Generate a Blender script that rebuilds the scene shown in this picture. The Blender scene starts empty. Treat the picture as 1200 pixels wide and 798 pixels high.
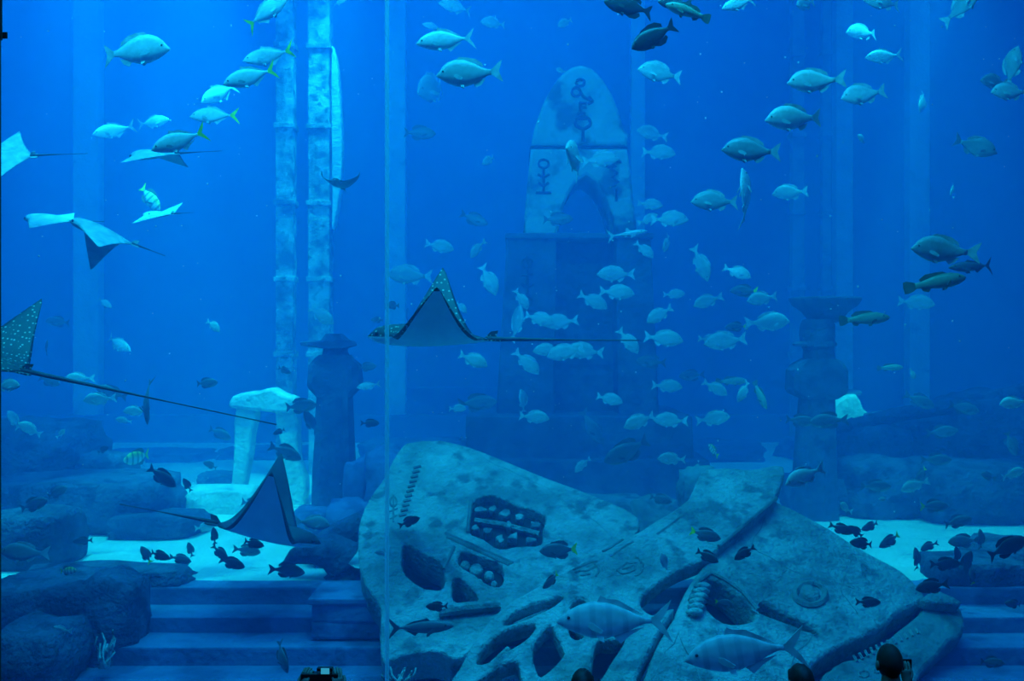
import bpy, bmesh, math, random
from mathutils import Vector, Matrix, noise
from mathutils.geometry import interpolate_bezier

S = bpy.context.scene
C = S.collection
PI = math.pi

# ------------------------------------------------------------------ camera
FPX = 1100.0                       # focal length in pixels of the 1200x798 frame
CAMZ = 3.6
cam = bpy.data.cameras.new('camera')
cam.sensor_width = 36.0
cam.lens = FPX / 1200.0 * 36.0
cam.clip_end = 200
cam_o = bpy.data.objects.new('camera', cam)
C.objects.link(cam_o)
cam_o.location = (0, 0, CAMZ)
cam_o.rotation_euler = (PI / 2, 0, 0)
S.camera = cam_o

# ------------------------------------------------------------------ light
S.view_settings.view_transform = 'Standard'
S.view_settings.look = 'None'
S.view_settings.gamma = 1.0
S.view_settings.use_curve_mapping = False
S.view_settings.exposure = -0.62
S.cycles.volume_bounces = 6

world = bpy.data.worlds.new('dark_hall')
S.world = world
world.use_nodes = True
world.node_tree.nodes['Background'].inputs[0].default_value = (0.004, 0.006, 0.008, 1)
world.node_tree.nodes['Background'].inputs[1].default_value = 1.0


def add_light(kind, name, loc, rot, energy, col, **kw):
    l = bpy.data.lights.new(name, kind)
    l.energy = energy
    l.color = col
    for k, v in kw.items():
        setattr(l, k, v)
    o = bpy.data.objects.new(name, l)
    o.location = loc
    o.rotation_euler = rot
    C.objects.link(o)
    return o


def aim(loc, target):
    return (Vector(target) - Vector(loc)).to_track_quat('-Z', 'Y').to_euler()


# daylight filtered through the open water surface of the lagoon
add_light('SUN', 'daylight', (0, 16, 20), (math.radians(14), math.radians(9), 0), 5.05, (.003, .27, 1.0), angle=math.radians(40))
# added fill light above the viewing window, brightens the front of the tank
add_light('AREA', 'front_fill_light', (-2.4, 6.85, 9.4), aim((-2.4, 6.85, 9.4), (-2.4, 11.5, 3.0)), 1550, (.006, .55, 1.0), shape='RECTANGLE', size=11.0, size_y=.5)
# added fill light, no opening there: brightens the water on the left
add_light('AREA', 'left_fill_light', (-4.6, 15.5, 12.5), (0, 0, 0), 1300, (.003, .46, 1.0), shape='RECTANGLE', size=9.0, size_y=13.0)
# tank floodlights hung at the water surface
for nm, loc, tgt, e, ang, bl in (
        ('floodlight', (-4.5, 12.3, 11.4), (-4.4, 15.2, 1.4), 16000, 26, .5),
        ('floodlight', (-5.4, 11.6, 11.0), (-4.6, 11.6, 1.0), 9000, 27, .5),
        ('floodlight', (-3.2, 17.0, 12.2), (-3.6, 18.2, 6.5), 7000, 34, .7),
        ('floodlight', (6.3, 13.0, 10.4), (6.38, 17.4, 2.25), 16000, 8, .3),
        ('floodlight', (5.2, 11.9, 11.5), (5.0, 12.2, 1.0), 7000, 34, .5),
        ('floodlight', (1.3, 13.2, 11.8), (1.4, 16.0, 7.3), 250, 26, .6),
        ('floodlight', (.4, 8.4, 10.0), (.9, 10.2, 1.2), 1000, 62, .9)):
    add_light('SPOT', nm, loc, aim(loc, tgt), e, (.006, .66, 1.0), spot_size=math.radians(ang), spot_blend=bl, shadow_soft_size=.25)

# ------------------------------------------------------------------ helpers


def ray(px, py):
    return Vector(((px - 600.0) / FPX, 1.0, -(py - 399.0) / FPX))


def at(px, py, Y):
    """the point at depth Y that the photograph shows at pixel px, py"""
    r = ray(px, py)
    return Vector((r.x * Y, Y, CAMZ + r.z * Y))


def tag(o, label=None, cat=None, group=None, kind=None):
    if label: o['label'] = label
    if cat: o['category'] = cat
    if group: o['group'] = group
    if kind: o['kind'] = kind
    return o


def thing(name, label, cat, loc=(0, 0, 0), group=None):
    o = bpy.data.objects.new(name, None)
    o.empty_display_size = .1
    o.location = loc
    C.objects.link(o)
    return tag(o, label, cat, group)


def put(name, me, mat, parent=None, world_coords=True, smooth=False):
    """link a mesh as one object; verts given in world coordinates are kept there"""
    o = bpy.data.objects.new(name, me)
    if mat is not None and not me.materials:
        me.materials.append(mat)
    if smooth:
        for p in me.polygons: p.use_smooth = True
    C.objects.link(o)
    if parent is not None:
        o.parent = parent
        if world_coords:
            off = Vector((0, 0, 0)); q = parent
            while q is not None:
                off += q.location; q = q.parent
            o.location = -off
    return o


def mesh(name, v, f):
    me = bpy.data.meshes.new(name)
    me.from_pydata([tuple(a) for a in v], [], f)
    me.update()
    return me


def from_bm(name, bm):
    me = bpy.data.meshes.new(name)
    bmesh.ops.recalc_face_normals(bm, faces=bm.faces)
    bm.to_mesh(me)
    bm.free()
    return me


def bm_box(bm, a, b, bevel=0.0):
    v = [bm.verts.new((x, y, z)) for x in (a[0], b[0]) for y in (a[1], b[1]) for z in (a[2], b[2])]
    fs = [bm.faces.new([v[i] for i in q]) for q in ((0, 1, 3, 2), (4, 6, 7, 5), (0, 4, 5, 1), (2, 3, 7, 6), (0, 2, 6, 4), (1, 5, 7, 3))]
    if bevel:
        es = list({e for f in fs for e in f.edges})
        bmesh.ops.bevel(bm, geom=es, offset=bevel, segments=2, affect='EDGES', profile=.6)


def box(name, a, b, bevel=0.0):
    bm = bmesh.new()
    bm_box(bm, a, b, bevel)
    return from_bm(name, bm)


def rough_box(name, a, b, amp=.02, cuts=5, seed=0, freq=2.0, bevel=.03):
    """a worn stone block: cut up, rounded at the edges and displaced"""
    bm = bmesh.new()
    bm_box(bm, a, b, bevel)
    bmesh.ops.subdivide_edges(bm, edges=[e for e in bm.edges if e.calc_length() > .12], cuts=cuts, use_grid_fill=True)
    bm.normal_update()
    off = Vector((seed * 7.13, seed * 3.7, seed * 1.9))
    for v in bm.verts:
        n = noise.noise(v.co * freq + off) + .5 * noise.noise(v.co * freq * 2.7 + off)
        v.co += v.normal * n * amp
    return from_bm(name, bm)


def tube(name, pts, radii, seg=6, cap=True):
    vs, fs = [], []
    n = len(pts)
    pts = [Vector(p) for p in pts]
    up = Vector((0, 0, 1))
    for i, p in enumerate(pts):
        t = (pts[min(i + 1, n - 1)] - pts[max(i - 1, 0)]).normalized()
        a = t.cross(up)
        if a.length < 1e-3: a = t.cross(Vector((1, 0, 0)))
        a.normalize(); b = t.cross(a)
        r = radii[i] if hasattr(radii, '__len__') else radii
        for k in range(seg):
            th = 2 * PI * k / seg
            vs.append(p + a * math.cos(th) * r + b * math.sin(th) * r)
    for i in range(n - 1):
        for k in range(seg):
            k2 = (k + 1) % seg
            fs.append((i * seg + k, i * seg + k2, (i + 1) * seg + k2, (i + 1) * seg + k))
    if cap:
        fs.append(tuple(range(seg))[::-1])
        fs.append(tuple((n - 1) * seg + k for k in range(seg)))
    return mesh(name, vs, fs)


def lathe(name, prof, seg=20, center=(0, 0), sx=1.0, sy=1.0):
    """prof: (radius, z) pairs from bottom to top"""
    vs, fs = [], []
    for r, z in prof:
        for k in range(seg):
            th = 2 * PI * k / seg
            vs.append((center[0] + math.cos(th) * r * sx, center[1] + math.sin(th) * r * sy, z))
    for i in range(len(prof) - 1):
        for k in range(seg):
            k2 = (k + 1) % seg
            fs.append((i * seg + k, i * seg + k2, (i + 1) * seg + k2, (i + 1) * seg + k))
    fs.append(tuple(range(seg))[::-1])
    fs.append(tuple((len(prof) - 1) * seg + k for k in range(seg)))
    return mesh(name, vs, fs)


def smooth_poly(pts, n=4, jitter=0.0, seed=1):
    """Catmull-Rom through a closed outline, with a little wear"""
    rnd = random.Random(seed)
    out = []
    m = len(pts)
    P = [Vector((p[0], p[1])) for p in pts]
    for i in range(m):
        p0, p1, p2, p3 = P[i - 1], P[i], P[(i + 1) % m], P[(i + 2) % m]
        for k in range(n):
            t = k / n
            q = .5 * ((2 * p1) + (p2 - p0) * t + (2 * p0 - 5 * p1 + 4 * p2 - p3) * t * t + (3 * p1 - p0 - 3 * p2 + p3) * t ** 3)
            q += Vector((rnd.uniform(-1, 1), rnd.uniform(-1, 1))) * jitter
            out.append((q.x, q.y))
    return out


def fill_mesh(name, loops, extrude, bevel):
    """closed 2D loops (first outline, then holes) -> solid plate about z = 0"""
    cu = bpy.data.curves.new(name, 'CURVE')
    cu.dimensions = '2D'
    cu.fill_mode = 'BOTH'
    cu.extrude = extrude
    cu.bevel_depth = bevel
    cu.bevel_resolution = 1
    cu.offset = -bevel          # keep the outline, and the holes, at their drawn size
    for lp in loops:
        sp = cu.splines.new('POLY')
        sp.points.add(len(lp) - 1)
        for i, p in enumerate(lp):
            sp.points[i].co = (p[0], p[1], 0, 1)
        sp.use_cyclic_u = True
    ob = bpy.data.objects.new(name, cu)
    C.objects.link(ob)
    dg = bpy.context.evaluated_depsgraph_get()
    dg.update()
    me = bpy.data.meshes.new_from_object(ob.evaluated_get(dg))
    bpy.data.objects.remove(ob)
    bpy.data.curves.remove(cu)
    me.name = name
    me.materials.clear()
    return me


class Plane:
    """a tilted plane in the world; n points to the viewer's side"""

    def __init__(self, p, n):
        self.p = Vector(p); self.n = Vector(n).normalized()
        self.u = Vector((1, 0, 0)); self.u = (self.u - self.n * self.u.dot(self.n)).normalized()
        self.v = self.n.cross(self.u)

    def hit(self, px, py):
        r = ray(px, py); c = Vector((0, 0, CAMZ))
        t = (self.p - c).dot(self.n) / r.dot(self.n)
        return c + r * t

    def uv(self, px, py):
        d = self.hit(px, py) - self.p
        return (d.dot(self.u), d.dot(self.v))

    def mat(self, off=0.0):
        m = Matrix((self.u, self.v, self.n)).transposed().to_4x4()
        m.translation = self.p + self.n * off
        return m

    def pt(self, px, py, off=0.0):
        return self.hit(px, py) + self.n * off

    def shifted(self, d):
        q = Plane(self.p + self.n * d, self.n)
        return q


def slab_mesh(name, plane, outline, holes=(), thick=.3, bevel=.025, off=0.0, n=3, jit=.6, seed=1, sharp=False, bump=.0):
    loops = []
    for k, lp in enumerate([outline] + list(holes)):
        pp = lp if sharp else smooth_poly(lp, n, jit, seed + k)
        loops.append([plane.uv(*p) for p in pp])
    e = thick / 2 - bevel
    me = fill_mesh(name, loops, max(e, .004), bevel)
    me.transform(plane.mat(off - thick / 2))
    return me

# ------------------------------------------------------------------ materials


def new_mat(name):
    m = bpy.data.materials.new(name)
    m.use_nodes = True
    nt = m.node_tree
    return m, nt, nt.nodes['Principled BSDF']


def lin(c):
    return (c[0], c[1], c[2], 1)


def stone(name, c1, c2, c3, scale=1.5, bump=.35, rough=.9, patch=.5):
    """weathered underwater stone: two stone tones, algae patches and pitted relief"""
    m, nt, b = new_mat(name)
    N = nt.nodes.new; L = nt.links.new
    tc = N('ShaderNodeTexCoord')
    geo = N('ShaderNodeNewGeometry')
    n1 = N('ShaderNodeTexNoise'); n1.inputs['Scale'].default_value = scale; n1.inputs['Detail'].default_value = 6; n1.inputs['Roughness'].default_value = .65
    n2 = N('ShaderNodeTexNoise'); n2.inputs['Scale'].default_value = scale * 3.1; n2.inputs['Detail'].default_value = 5
    n3 = N('ShaderNodeTexNoise'); n3.inputs['Scale'].default_value = scale * 14; n3.inputs['Detail'].default_value = 4
    for n in (n1, n2, n3): L(geo.outputs['Position'], n.inputs['Vector'])
    r1 = N('ShaderNodeValToRGB'); r1.color_ramp.elements[0].position = .38; r1.color_ramp.elements[1].position = .62
    r1.color_ramp.elements[0].color = lin(c1); r1.color_ramp.elements[1].color = lin(c2)
    L(n1.outputs['Fac'], r1.inputs['Fac'])
    r2 = N('ShaderNodeValToRGB'); r2.color_ramp.elements[0].position = patch; r2.color_ramp.elements[1].position = patch + .12
    r2.color_ramp.elements[0].color = (0, 0, 0, 1); r2.color_ramp.elements[1].color = (.85, .85, .85, 1)
    L(n2.outputs['Fac'], r2.inputs['Fac'])
    mx = N('ShaderNodeMix'); mx.data_type = 'RGBA'
    L(r2.outputs['Color'], mx.inputs['Factor']); L(r1.outputs['Color'], mx.inputs['A']); mx.inputs['B'].default_value = lin(c3)
    L(mx.outputs['Result'], b.inputs['Base Color'])
    ad = N('ShaderNodeMath'); ad.operation = 'ADD'; L(n2.outputs['Fac'], ad.inputs[0]); L(n3.outputs['Fac'], ad.inputs[1])
    bp = N('ShaderNodeBump'); bp.inputs['Strength'].default_value = bump; bp.inputs['Distance'].default_value = .06
    L(ad.outputs[0], bp.inputs['Height']); L(bp.outputs['Normal'], b.inputs['Normal'])
    b.inputs['Roughness'].default_value = rough
    b.inputs['Specular IOR Level'].default_value = .2
    return m


def plain(name, col, rough=.6, spec=.3, metal=0.0, noise_amt=.25, scale=8):
    m, nt, b = new_mat(name)
    N = nt.nodes.new; L = nt.links.new
    n1 = N('ShaderNodeTexNoise'); n1.inputs['Scale'].default_value = scale; n1.inputs['Detail'].default_value = 4
    tc = N('ShaderNodeTexCoord'); L(tc.outputs['Object'], n1.inputs['Vector'])
    r = N('ShaderNodeValToRGB')
    r.color_ramp.elements[0].position = .3; r.color_ramp.elements[1].position = .7
    r.color_ramp.elements[0].color = lin([c * (1 - noise_amt) for c in col]); r.color_ramp.elements[1].color = lin([min(1, c * (1 + noise_amt)) for c in col])
    L(n1.outputs['Fac'], r.inputs['Fac']); L(r.outputs['Color'], b.inputs['Base Color'])
    b.inputs['Roughness'].default_value = rough; b.inputs['Specular IOR Level'].default_value = spec; b.inputs['Metallic'].default_value = metal
    return m


M = {}
M['slab'] = stone('carved_pale_stone', (.22, .28, .27), (.50, .57, .53), (.12, .17, .18), 1.5, .8, patch=.53)
M['slab_dark'] = stone('dark_carved_stone', (.16, .21, .20), (.28, .34, .32), (.09, .14, .14), 1.3, .5, patch=.52)  # darker version of the slab stone
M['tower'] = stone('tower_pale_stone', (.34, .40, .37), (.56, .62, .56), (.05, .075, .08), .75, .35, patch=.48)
M['tower_dark'] = stone('tower_shade_stone', (.08, .10, .14), (.15, .18, .23), (.06, .08, .11), 1.1, .4)  # darker copy of the tower stone, paints the unlit lower front
M['rock'] = stone('dark_reef_rock', (.08, .10, .16), (.16, .19, .27), (.05, .07, .11), 1.4, .8)
M['step'] = stone('worn_step_stone', (.14, .17, .31), (.25, .29, .47), (.10, .13, .24), .9, .35)
M['statue'] = stone('statue_stone', (.07, .09, .14), (.12, .15, .21), (.05, .07, .11), 1.6, .4)
M['white_stone'] = stone('pale_white_stone', (.62, .66, .60), (.85, .88, .80), (.35, .42, .40), 1.2, .5, patch=.6)
M['pillar'] = stone('pillar_stone_caustics', (.12, .16, .17), (.72, .78, .72), (.10, .14, .15), 2.4, .4, patch=.54)  # bright tone paints caustic light mottling into the stone
M['far_pillar'] = stone('far_pillar_stone', (.30, .36, .35), (.42, .48, .46), (.2, .25, .25), 1.0, .3)
M['wall'] = stone('tank_wall_render', (.10, .15, .17), (.13, .18, .20), (.09, .13, .15), .35, .1)
M['pilaster'] = stone('pilaster_render', (.11, .16, .18), (.14, .19, .21), (.10, .145, .165), .4, .1)
M['groove'] = plain('dark_groove', (.03, .05, .05), .9, .1)  # near-black tone for joints, glyph strokes and recess floors
M['sand'] = stone('pale_coral_sand', (.72, .72, .62), (.86, .86, .76), (.60, .62, .54), 1.7, .25, patch=.62)
M['frame'] = plain('dark_painted_steel', (.02, .03, .025), .5, .3)
M['hall'] = plain('dark_hall_paint', (.02, .022, .025), .8, .2)
M['carpet'] = plain('dark_carpet', (.03, .03, .035), .95, .1, scale=40)

# acrylic window: mostly clear, weak mirror sheen
m = bpy.data.materials.new('clear_acrylic'); m.use_nodes = True; nt = m.node_tree; nt.nodes.clear()
o_ = nt.nodes.new('ShaderNodeOutputMaterial'); t_ = nt.nodes.new('ShaderNodeBsdfTransparent'); g_ = nt.nodes.new('ShaderNodeBsdfGlossy'); x_ = nt.nodes.new('ShaderNodeMixShader')
t_.inputs[0].default_value = (.97, .985, .99, 1); g_.inputs['Roughness'].default_value = .03; x_.inputs[0].default_value = .03
nt.links.new(t_.outputs[0], x_.inputs[1]); nt.links.new(g_.outputs[0], x_.inputs[2]); nt.links.new(x_.outputs[0], o_.inputs['Surface'])
M['acrylic'] = m
m = bpy.data.materials.new('acrylic_bond_seam'); m.use_nodes = True; nt = m.node_tree; nt.nodes.clear()
o_ = nt.nodes.new('ShaderNodeOutputMaterial'); t_ = nt.nodes.new('ShaderNodeBsdfTransparent'); g_ = nt.nodes.new('ShaderNodeBsdfTranslucent'); x_ = nt.nodes.new('ShaderNodeMixShader')
g_.inputs[0].default_value = (.8, .9, .95, 1); x_.inputs[0].default_value = .55
nt.links.new(t_.outputs[0], x_.inputs[1]); nt.links.new(g_.outputs[0], x_.inputs[2]); nt.links.new(x_.outputs[0], o_.inputs['Surface'])
M['seam'] = m

# sea water: blue scattering, red and green absorbed
m = bpy.data.materials.new('sea_water'); m.use_nodes = True; nt = m.node_tree; nt.nodes.clear()
o_ = nt.nodes.new('ShaderNodeOutputMaterial'); s_ = nt.nodes.new('ShaderNodeVolumeScatter'); a_ = nt.nodes.new('ShaderNodeVolumeAbsorption'); x_ = nt.nodes.new('ShaderNodeAddShader')
s_.inputs['Color'].default_value = (.01, .41, 1, 1); s_.inputs['Density'].default_value = .075; s_.inputs['Anisotropy'].default_value = 0.0
a_.inputs['Color'].default_value = (0, .60, .85, 1); a_.inputs['Density'].default_value = .06
nt.links.new(s_.outputs[0], x_.inputs[0]); nt.links.new(a_.outputs[0], x_.inputs[1]); nt.links.new(x_.outputs[0], o_.inputs['Volume'])
M['water'] = m

# ------------------------------------------------------------------ the setting
XW, Y0, Y1, ZT = 16.0, 6.6, 24.5, 12.6
tag(put('water', box('water', (-XW, Y0, .05), (XW, Y1, ZT)), M['water']), 'clear blue sea water filling the whole tank', 'water', kind='stuff')


def struct(name, me, mat, parent=None):
    o = put(name, me, mat, parent)
    if parent is None: tag(o, kind='structure')
    return o


def sand_z(x, y):
    return 1.0 + .035 * noise.noise(Vector((x * .5, y * .5, 0))) + .012 * noise.noise(Vector((x * 1.7, y * 2.6, 3)))


nx, ny = 90, 50
vs = []; fs = []
for j in range(ny + 1):
    y = 9.9 + (Y1 - 9.9) * j / ny
    for i in range(nx + 1):
        x = -XW + 2 * XW * i / nx
        vs.append((x, y, sand_z(x, y) - (.06 if j == 0 else 0)))
for j in range(ny):
    for i in range(nx):
        a = j * (nx + 1) + i
        fs.append((a, a + 1, a + nx + 2, a + nx + 1))
o = put('floor_sand', mesh('floor_sand', vs, fs), M['sand'], smooth=True)
tag(o, 'pale sand bed of the tank behind the stone steps', 'sand', kind='structure')
struct('floor_tank', box('floor_tank', (-XW, 6.6, .0), (XW, Y1, .30)), M['step'])
struct('wall_back', box('wall_back', (-XW, Y1, 0), (XW, Y1 + .3, 14)), M['wall'])
struct('wall_left', box('wall_left', (-XW - .3, Y0, 0), (-XW, Y1, 14)), M['wall'])
struct('wall_right', box('wall_right', (XW, Y0, 0), (XW + .3, Y1, 14)), M['wall'])
wb = bpy.data.objects['wall_back']
for px, wpx in ((100, 30), (464, 22), (748, 16), (990, 20), (1078, 24)):     # pale pilasters on the back wall
    Y = Y1 - .35
    a = at(px - wpx / 2, 500, Y); b = at(px + wpx / 2, 500, Y)
    put('pilaster', box('pilaster', (a.x, Y, 1.0), (b.x, Y1 + .05, 12.4), .03), M['white_stone'], wb)
put('base_course', box('base_course', (-XW, Y1 - .6, .9), (XW, Y1 + .02, at(600, 487, Y1 - .6).z), .03), M['pilaster'], wb)
put('ledge_line', box('ledge_line', (at(475, 455, Y1 - .2).x, Y1 - .2, at(600, 457, Y1 - .2).z), (at(700, 455, Y1 - .2).x, Y1 + .05, at(600, 454, Y1 - .2).z)), M['pilaster'], wb)
# viewing hall
struct('floor', box('floor', (-12, -4, -.2), (12, 6.3, 0)), M['carpet'])
struct('wall_front', box('wall_front', (-XW, 6.25, 0), (XW, 6.6, .62), .02), M['hall'])
jx = at(2.0, 400, 6.6).x
struct('trim_1', box('trim_1', (jx - .5, 6.28, .62), (jx, 6.6, 9.6), .01), M['frame'])
# a bracket of the frame at the upper left
br = thing('frame_bracket', 'small dark bracket on the window frame at top left corner', 'bracket', at(2, 45, 6.4))
put('arm', box('arm', at(-12, 45, 6.34), at(4.5, 35, 6.30) + Vector((0, .05, 0)), .004), M['frame'], br)
put('lamp_cup', lathe('lamp_cup', [(.012, 0), (.03, .01), (.034, .05), (.02, .06)], 12), M['frame'], br, False).location = (.005, -.06, -.035)
put('rod', tube('rod', [at(1.5, 45, 6.33), at(1.5, -20, 6.33)], .007, 8), M['frame'], br)
# acrylic panels: each pane a part, seams between
win = thing('window_1', None, None, (0, 6.5, .62)); tag(win, kind='structure')
sx = at(453.5, 400, 6.5).x
edges = [jx, sx, sx + 5.8]
for a, b in ((jx, sx), (sx, sx + 5.8)):
    put('pane', box('pane', (a + .004, 6.44, .62), (b - .004, 6.56, 9.6)), M['acrylic'], win)
put('seam', box('seam', (sx - .006, 6.43, .62), (sx + .006, 6.57, 9.6)), M['seam'], win)
struct('wall_lintel', box('wall_lintel', (-XW, 6.25, 9.6), (XW, 6.6, 14), .02), M['hall'])
struct('trim_2', box('trim_2', (sx + 5.8, 6.28, .62), (sx + 6.3, 6.6, 9.6), .01), M['frame'])

# ------------------------------------------------------------------ the stone stairs
stair = thing('stone_staircase', 'wide worn stone staircase along the front of the tank', 'stairs', (0, 9.9, .3))
lev = [(9.88, 10.25, 1.0), (9.42, 9.88, .825), (8.98, 9.42, .665), (8.52, 8.98, .49), (8.0, 8.52, .36)]
for k, (ya, yb, z) in enumerate(lev):
    put('step', rough_box('step', (-9.5, ya, .25), (9.5, yb + .02, z), .012, 14, k, 1.4, .02), M['step'], stair)
blk = thing('stone_block', 'square dark stone block standing on the left stairs', 'block', at(405, 798, 9.3))
put('block_body', rough_box('block_body', (-1.96, 9.13, .845), (-1.25, 9.82, 1.04), .012, 5, 4), M['step'], blk)
put('block_foot', rough_box('block_foot', (-1.96, 9.13, .685), (-1.25, 9.405, .86), .008, 5, 6), M['step'], blk)
put('top_plate', rough_box('top_plate', (-1.98, 9.11, 1.035), (-1.23, 9.84, 1.09), .008, 5, 9, bevel=.012), M['step'], blk)

# ------------------------------------------------------------------ rocks


def rock_mesh(name, c, d, seed=0, amp=.22, sub=3, flat=.55, yaw=0.0):
    bm = bmesh.new()
    bmesh.ops.create_cube(bm, size=2.0)
    bmesh.ops.subdivide_edges(bm, edges=bm.edges, cuts=2 ** sub - 1, use_grid_fill=True)
    off = Vector((seed * 5.1, seed * 2.3, seed * 8.7))
    R = Matrix.Rotation(yaw, 3, 'Z')
    for v in bm.verts:
        p = v.co.copy()
        s = p.normalized() * 1.18
        q = p.lerp(s, flat)
        n = noise.noise(q * 1.1 + off) + .55 * noise.noise(q * 2.6 + off) + .28 * noise.noise(q * 6 + off)
        q *= 1 + amp * n
        q = R @ Vector((q.x * d[0] / 2, q.y * d[1] / 2, q.z * d[2] / 2))
        v.co = q + Vector(c)
    return from_bm(name, bm)


def rock(px0, px1, pytop, Y, depth, zbase, label, seed, mat='rock', amp=.2, flat=.55, name='reef_rock', yaw=0.0, group=None):
    a = at(px0, pytop, Y); b = at(px1, pytop, Y)
    h = a.z - zbase
    c = ((a.x + b.x) / 2, Y + depth / 2, zbase + h / 2)
    o = put(name, rock_mesh(name, c, (b.x - a.x, depth, h), seed, amp, 3, flat, yaw), M[mat], smooth=True)
    return tag(o, label, 'rock', group)


rock(-60, 84, 500, 13.8, 1.6, .9, 'tall dark rock at far left edge behind the ledge', 1)
rock(45, 132, 535, 13.9, 1.2, .9, 'dark rock mound beside the tall left edge rock', 2)
rock(-40, 184, 566, 12.5, 1.5, .96, 'broad flat dark ledge rock above the left sand strip', 3, amp=.13, flat=.38)
rock(120, 224, 606, 12.25, .8, .97, 'low dark tongue of rock at the right end of the left ledge', 4, amp=.13, flat=.45)
rock(-50, 64, 604, 10.6, .9, .9, 'dark boulder at left edge beside the sand strip', 5, amp=.16)
rock(-30, 118, 688, 9.0, .9, .3, 'large dark boulder in the lower left corner', 6, amp=.18, flat=.4)
rock(20, 212, 671, 9.9, .55, .8, 'long low flat rock below the left sand strip', 7, amp=.14, flat=.35)
rock(84, 152, 684, 8.95, .7, .3, 'upright rock lump against the left stairs', 8, amp=.2)
rock(-20, 62, 745, 8.2, .9, .3, 'low mossy rock lump at bottom left', 9)
rock(400, 432, 545, 12.8, .6, .95, 'upright coral rock left of the carved slab', 11, 'step')
rock(424, 470, 532, 12.2, .9, .95, 'rounded coral rock touching the carved slab top left', 12, 'step')
rock(378, 425, 595, 11.6, .8, .98, 'round coral rock below the dark robed statue', 13, 'step')
rock(340, 382, 600, 11.9, .6, .98, 'small coral rock between the lower ray and robed statue', 14, 'step')
rock(985, 1075, 500, 15.0, 1.6, .9, 'dark rock right of the dish bearing statue', 15)
rock(1050, 1150, 487, 15.6, 1.8, .9, 'dark rock behind the right sand patch', 16)
rock(1125, 1260, 468, 15.0, 2.0, .9, 'tall dark rock at the right edge', 17)
rock(1000, 1110, 545, 13.6, 1.4, .95, 'dark rock shelf above the right sand patch', 18, amp=.14)
rock(1095, 1250, 548, 13.2, 1.6, .95, 'long dark rock shelf at right edge above sand', 19, amp=.14, flat=.4)
rock(930, 1010, 560, 13.9, 1.0, .95, 'rock at the foot of the dish bearing statue', 20)
rock(1108, 1215, 662, 9.9, .8, .8, 'flat dark rock on the right stairs below the sand', 21, amp=.13, flat=.4)
rock(1150, 1230, 640, 10.6, .8, .9, 'dark boulder at the right edge of the sand patch', 22)
rock(640, 760, 590, 12.6, 1.0, .95, 'low rubble mound between the carved slab and tower', 23, 'slab_dark')
rock(800, 840, 552, 12.2, .5, .95, 'upright rubble chunk behind the fallen shaft', 24, 'slab_dark', amp=.3)
rock(748, 800, 592, 11.6, .7, .95, 'small rubble pile left of the upright rubble chunk', 25, 'slab_dark', amp=.3)

for k, (xa, xb, yt) in enumerate(((105, 232, 532), (252, 398, 528), (418, 540, 518), (560, 685, 530), (785, 900, 522), (925, 1050, 515))):
    rock(xa, xb, yt, 20.0 + .4 * (k % 2), 1.4, .9, ('low far reef ridge behind the left ledge', 'low far reef ridge behind the ruined doorway', 'low far reef ridge left of the tower plinth', 'low far reef ridge behind the tower plinth',
                                       'low far reef ridge right of the tower plinth', 'low far reef ridge behind the dish statue')[k], 40 + k, 'rock', amp=.2, flat=.4, name='reef_ridge')

# branching coral on the lower left boulder and at the foot of the carved slab


def coral(label, px, py, Y, h, seed, spread=.5):
    rn = random.Random(seed)
    b0 = at(px, py, Y)
    t = thing('branch_coral', label, 'coral', b0)
    for k in range(9):
        a = rn.uniform(-spread, spread); l = h * rn.uniform(.6, 1.0)
        p = [b0 + Vector((rn.uniform(-.05, .05), rn.uniform(-.04, .04), -.05))]
        for j in range(1, 5):
            p.append(p[0] + Vector((a * l * j / 4 + rn.uniform(-.02, .02), rn.uniform(-.05, .05), l * j / 4)))
        put('branch', tube('branch', p, [.018, .015, .013, .011, .008], 6), M['pillar'], t, smooth=True)


coral('pale branching coral growing on the lower left boulder', 122, 775, 8.6, .34, 3)
coral('spiky branching coral at the foot of the carved slab', 470, 805, 7.6, .20, 5, .9)

# fallen beam on the right rocks
fb = put('fallen_beam', tube('fallen_beam', [at(975, 503, 15.2), at(1050, 486, 15.3), at(1130, 474, 15.4), at(1230, 452, 15.6)], [.09, .12, .13, .15], 8), M['rock'], smooth=True)
tag(fb, 'long fallen stone beam slanting over the right rocks', 'beam')

# curved horn of stone left of the carved slab
hp = [at(333, 662, 10.25), at(345, 652, 10.2), at(365, 645, 10.2), at(385, 645, 10.25), at(402, 655, 10.3), at(412, 672, 10.35), at(400, 690, 10.3), at(375, 702, 10.2)]
o = put('stone_horn', tube('stone_horn', hp, [.03, .09, .15, .2, .24, .25, .22, .16], 10), M['rock'], smooth=True)
tag(o, 'curved horn shaped stone hooking over the sand near the stairs', 'stone')
hp = [at(370, 655, 10.9), at(395, 632, 10.9), at(425, 610, 10.9)]
o = put('stone_spur', tube('stone_spur', hp, [.22, .2, .12], 10), M['rock'], smooth=True)
tag(o, 'slanting dark stone spur between horn and carved slab', 'stone')

# ------------------------------------------------------------------ arched tower


def vplane(Y):
    return Plane((0, Y, 0), (0, -1, 0))


def glyph(parent, plane, strokes, r=.02, off=.005, name='carved_glyph', mat='groove'):
    for st in strokes:
        pts = [plane.pt(x, y, off) for x, y in st]
        put(name, tube(name, pts, r, 5), M[mat], parent)


def ring(cx, cy, rx, ry, n=10, a0=0.0, a1=360.0):
    return [(cx + rx * math.cos(math.radians(a0 + (a1 - a0) * k / n)), cy + ry * math.sin(math.radians(a0 + (a1 - a0) * k / n))) for k in range(n + 1)]


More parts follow.
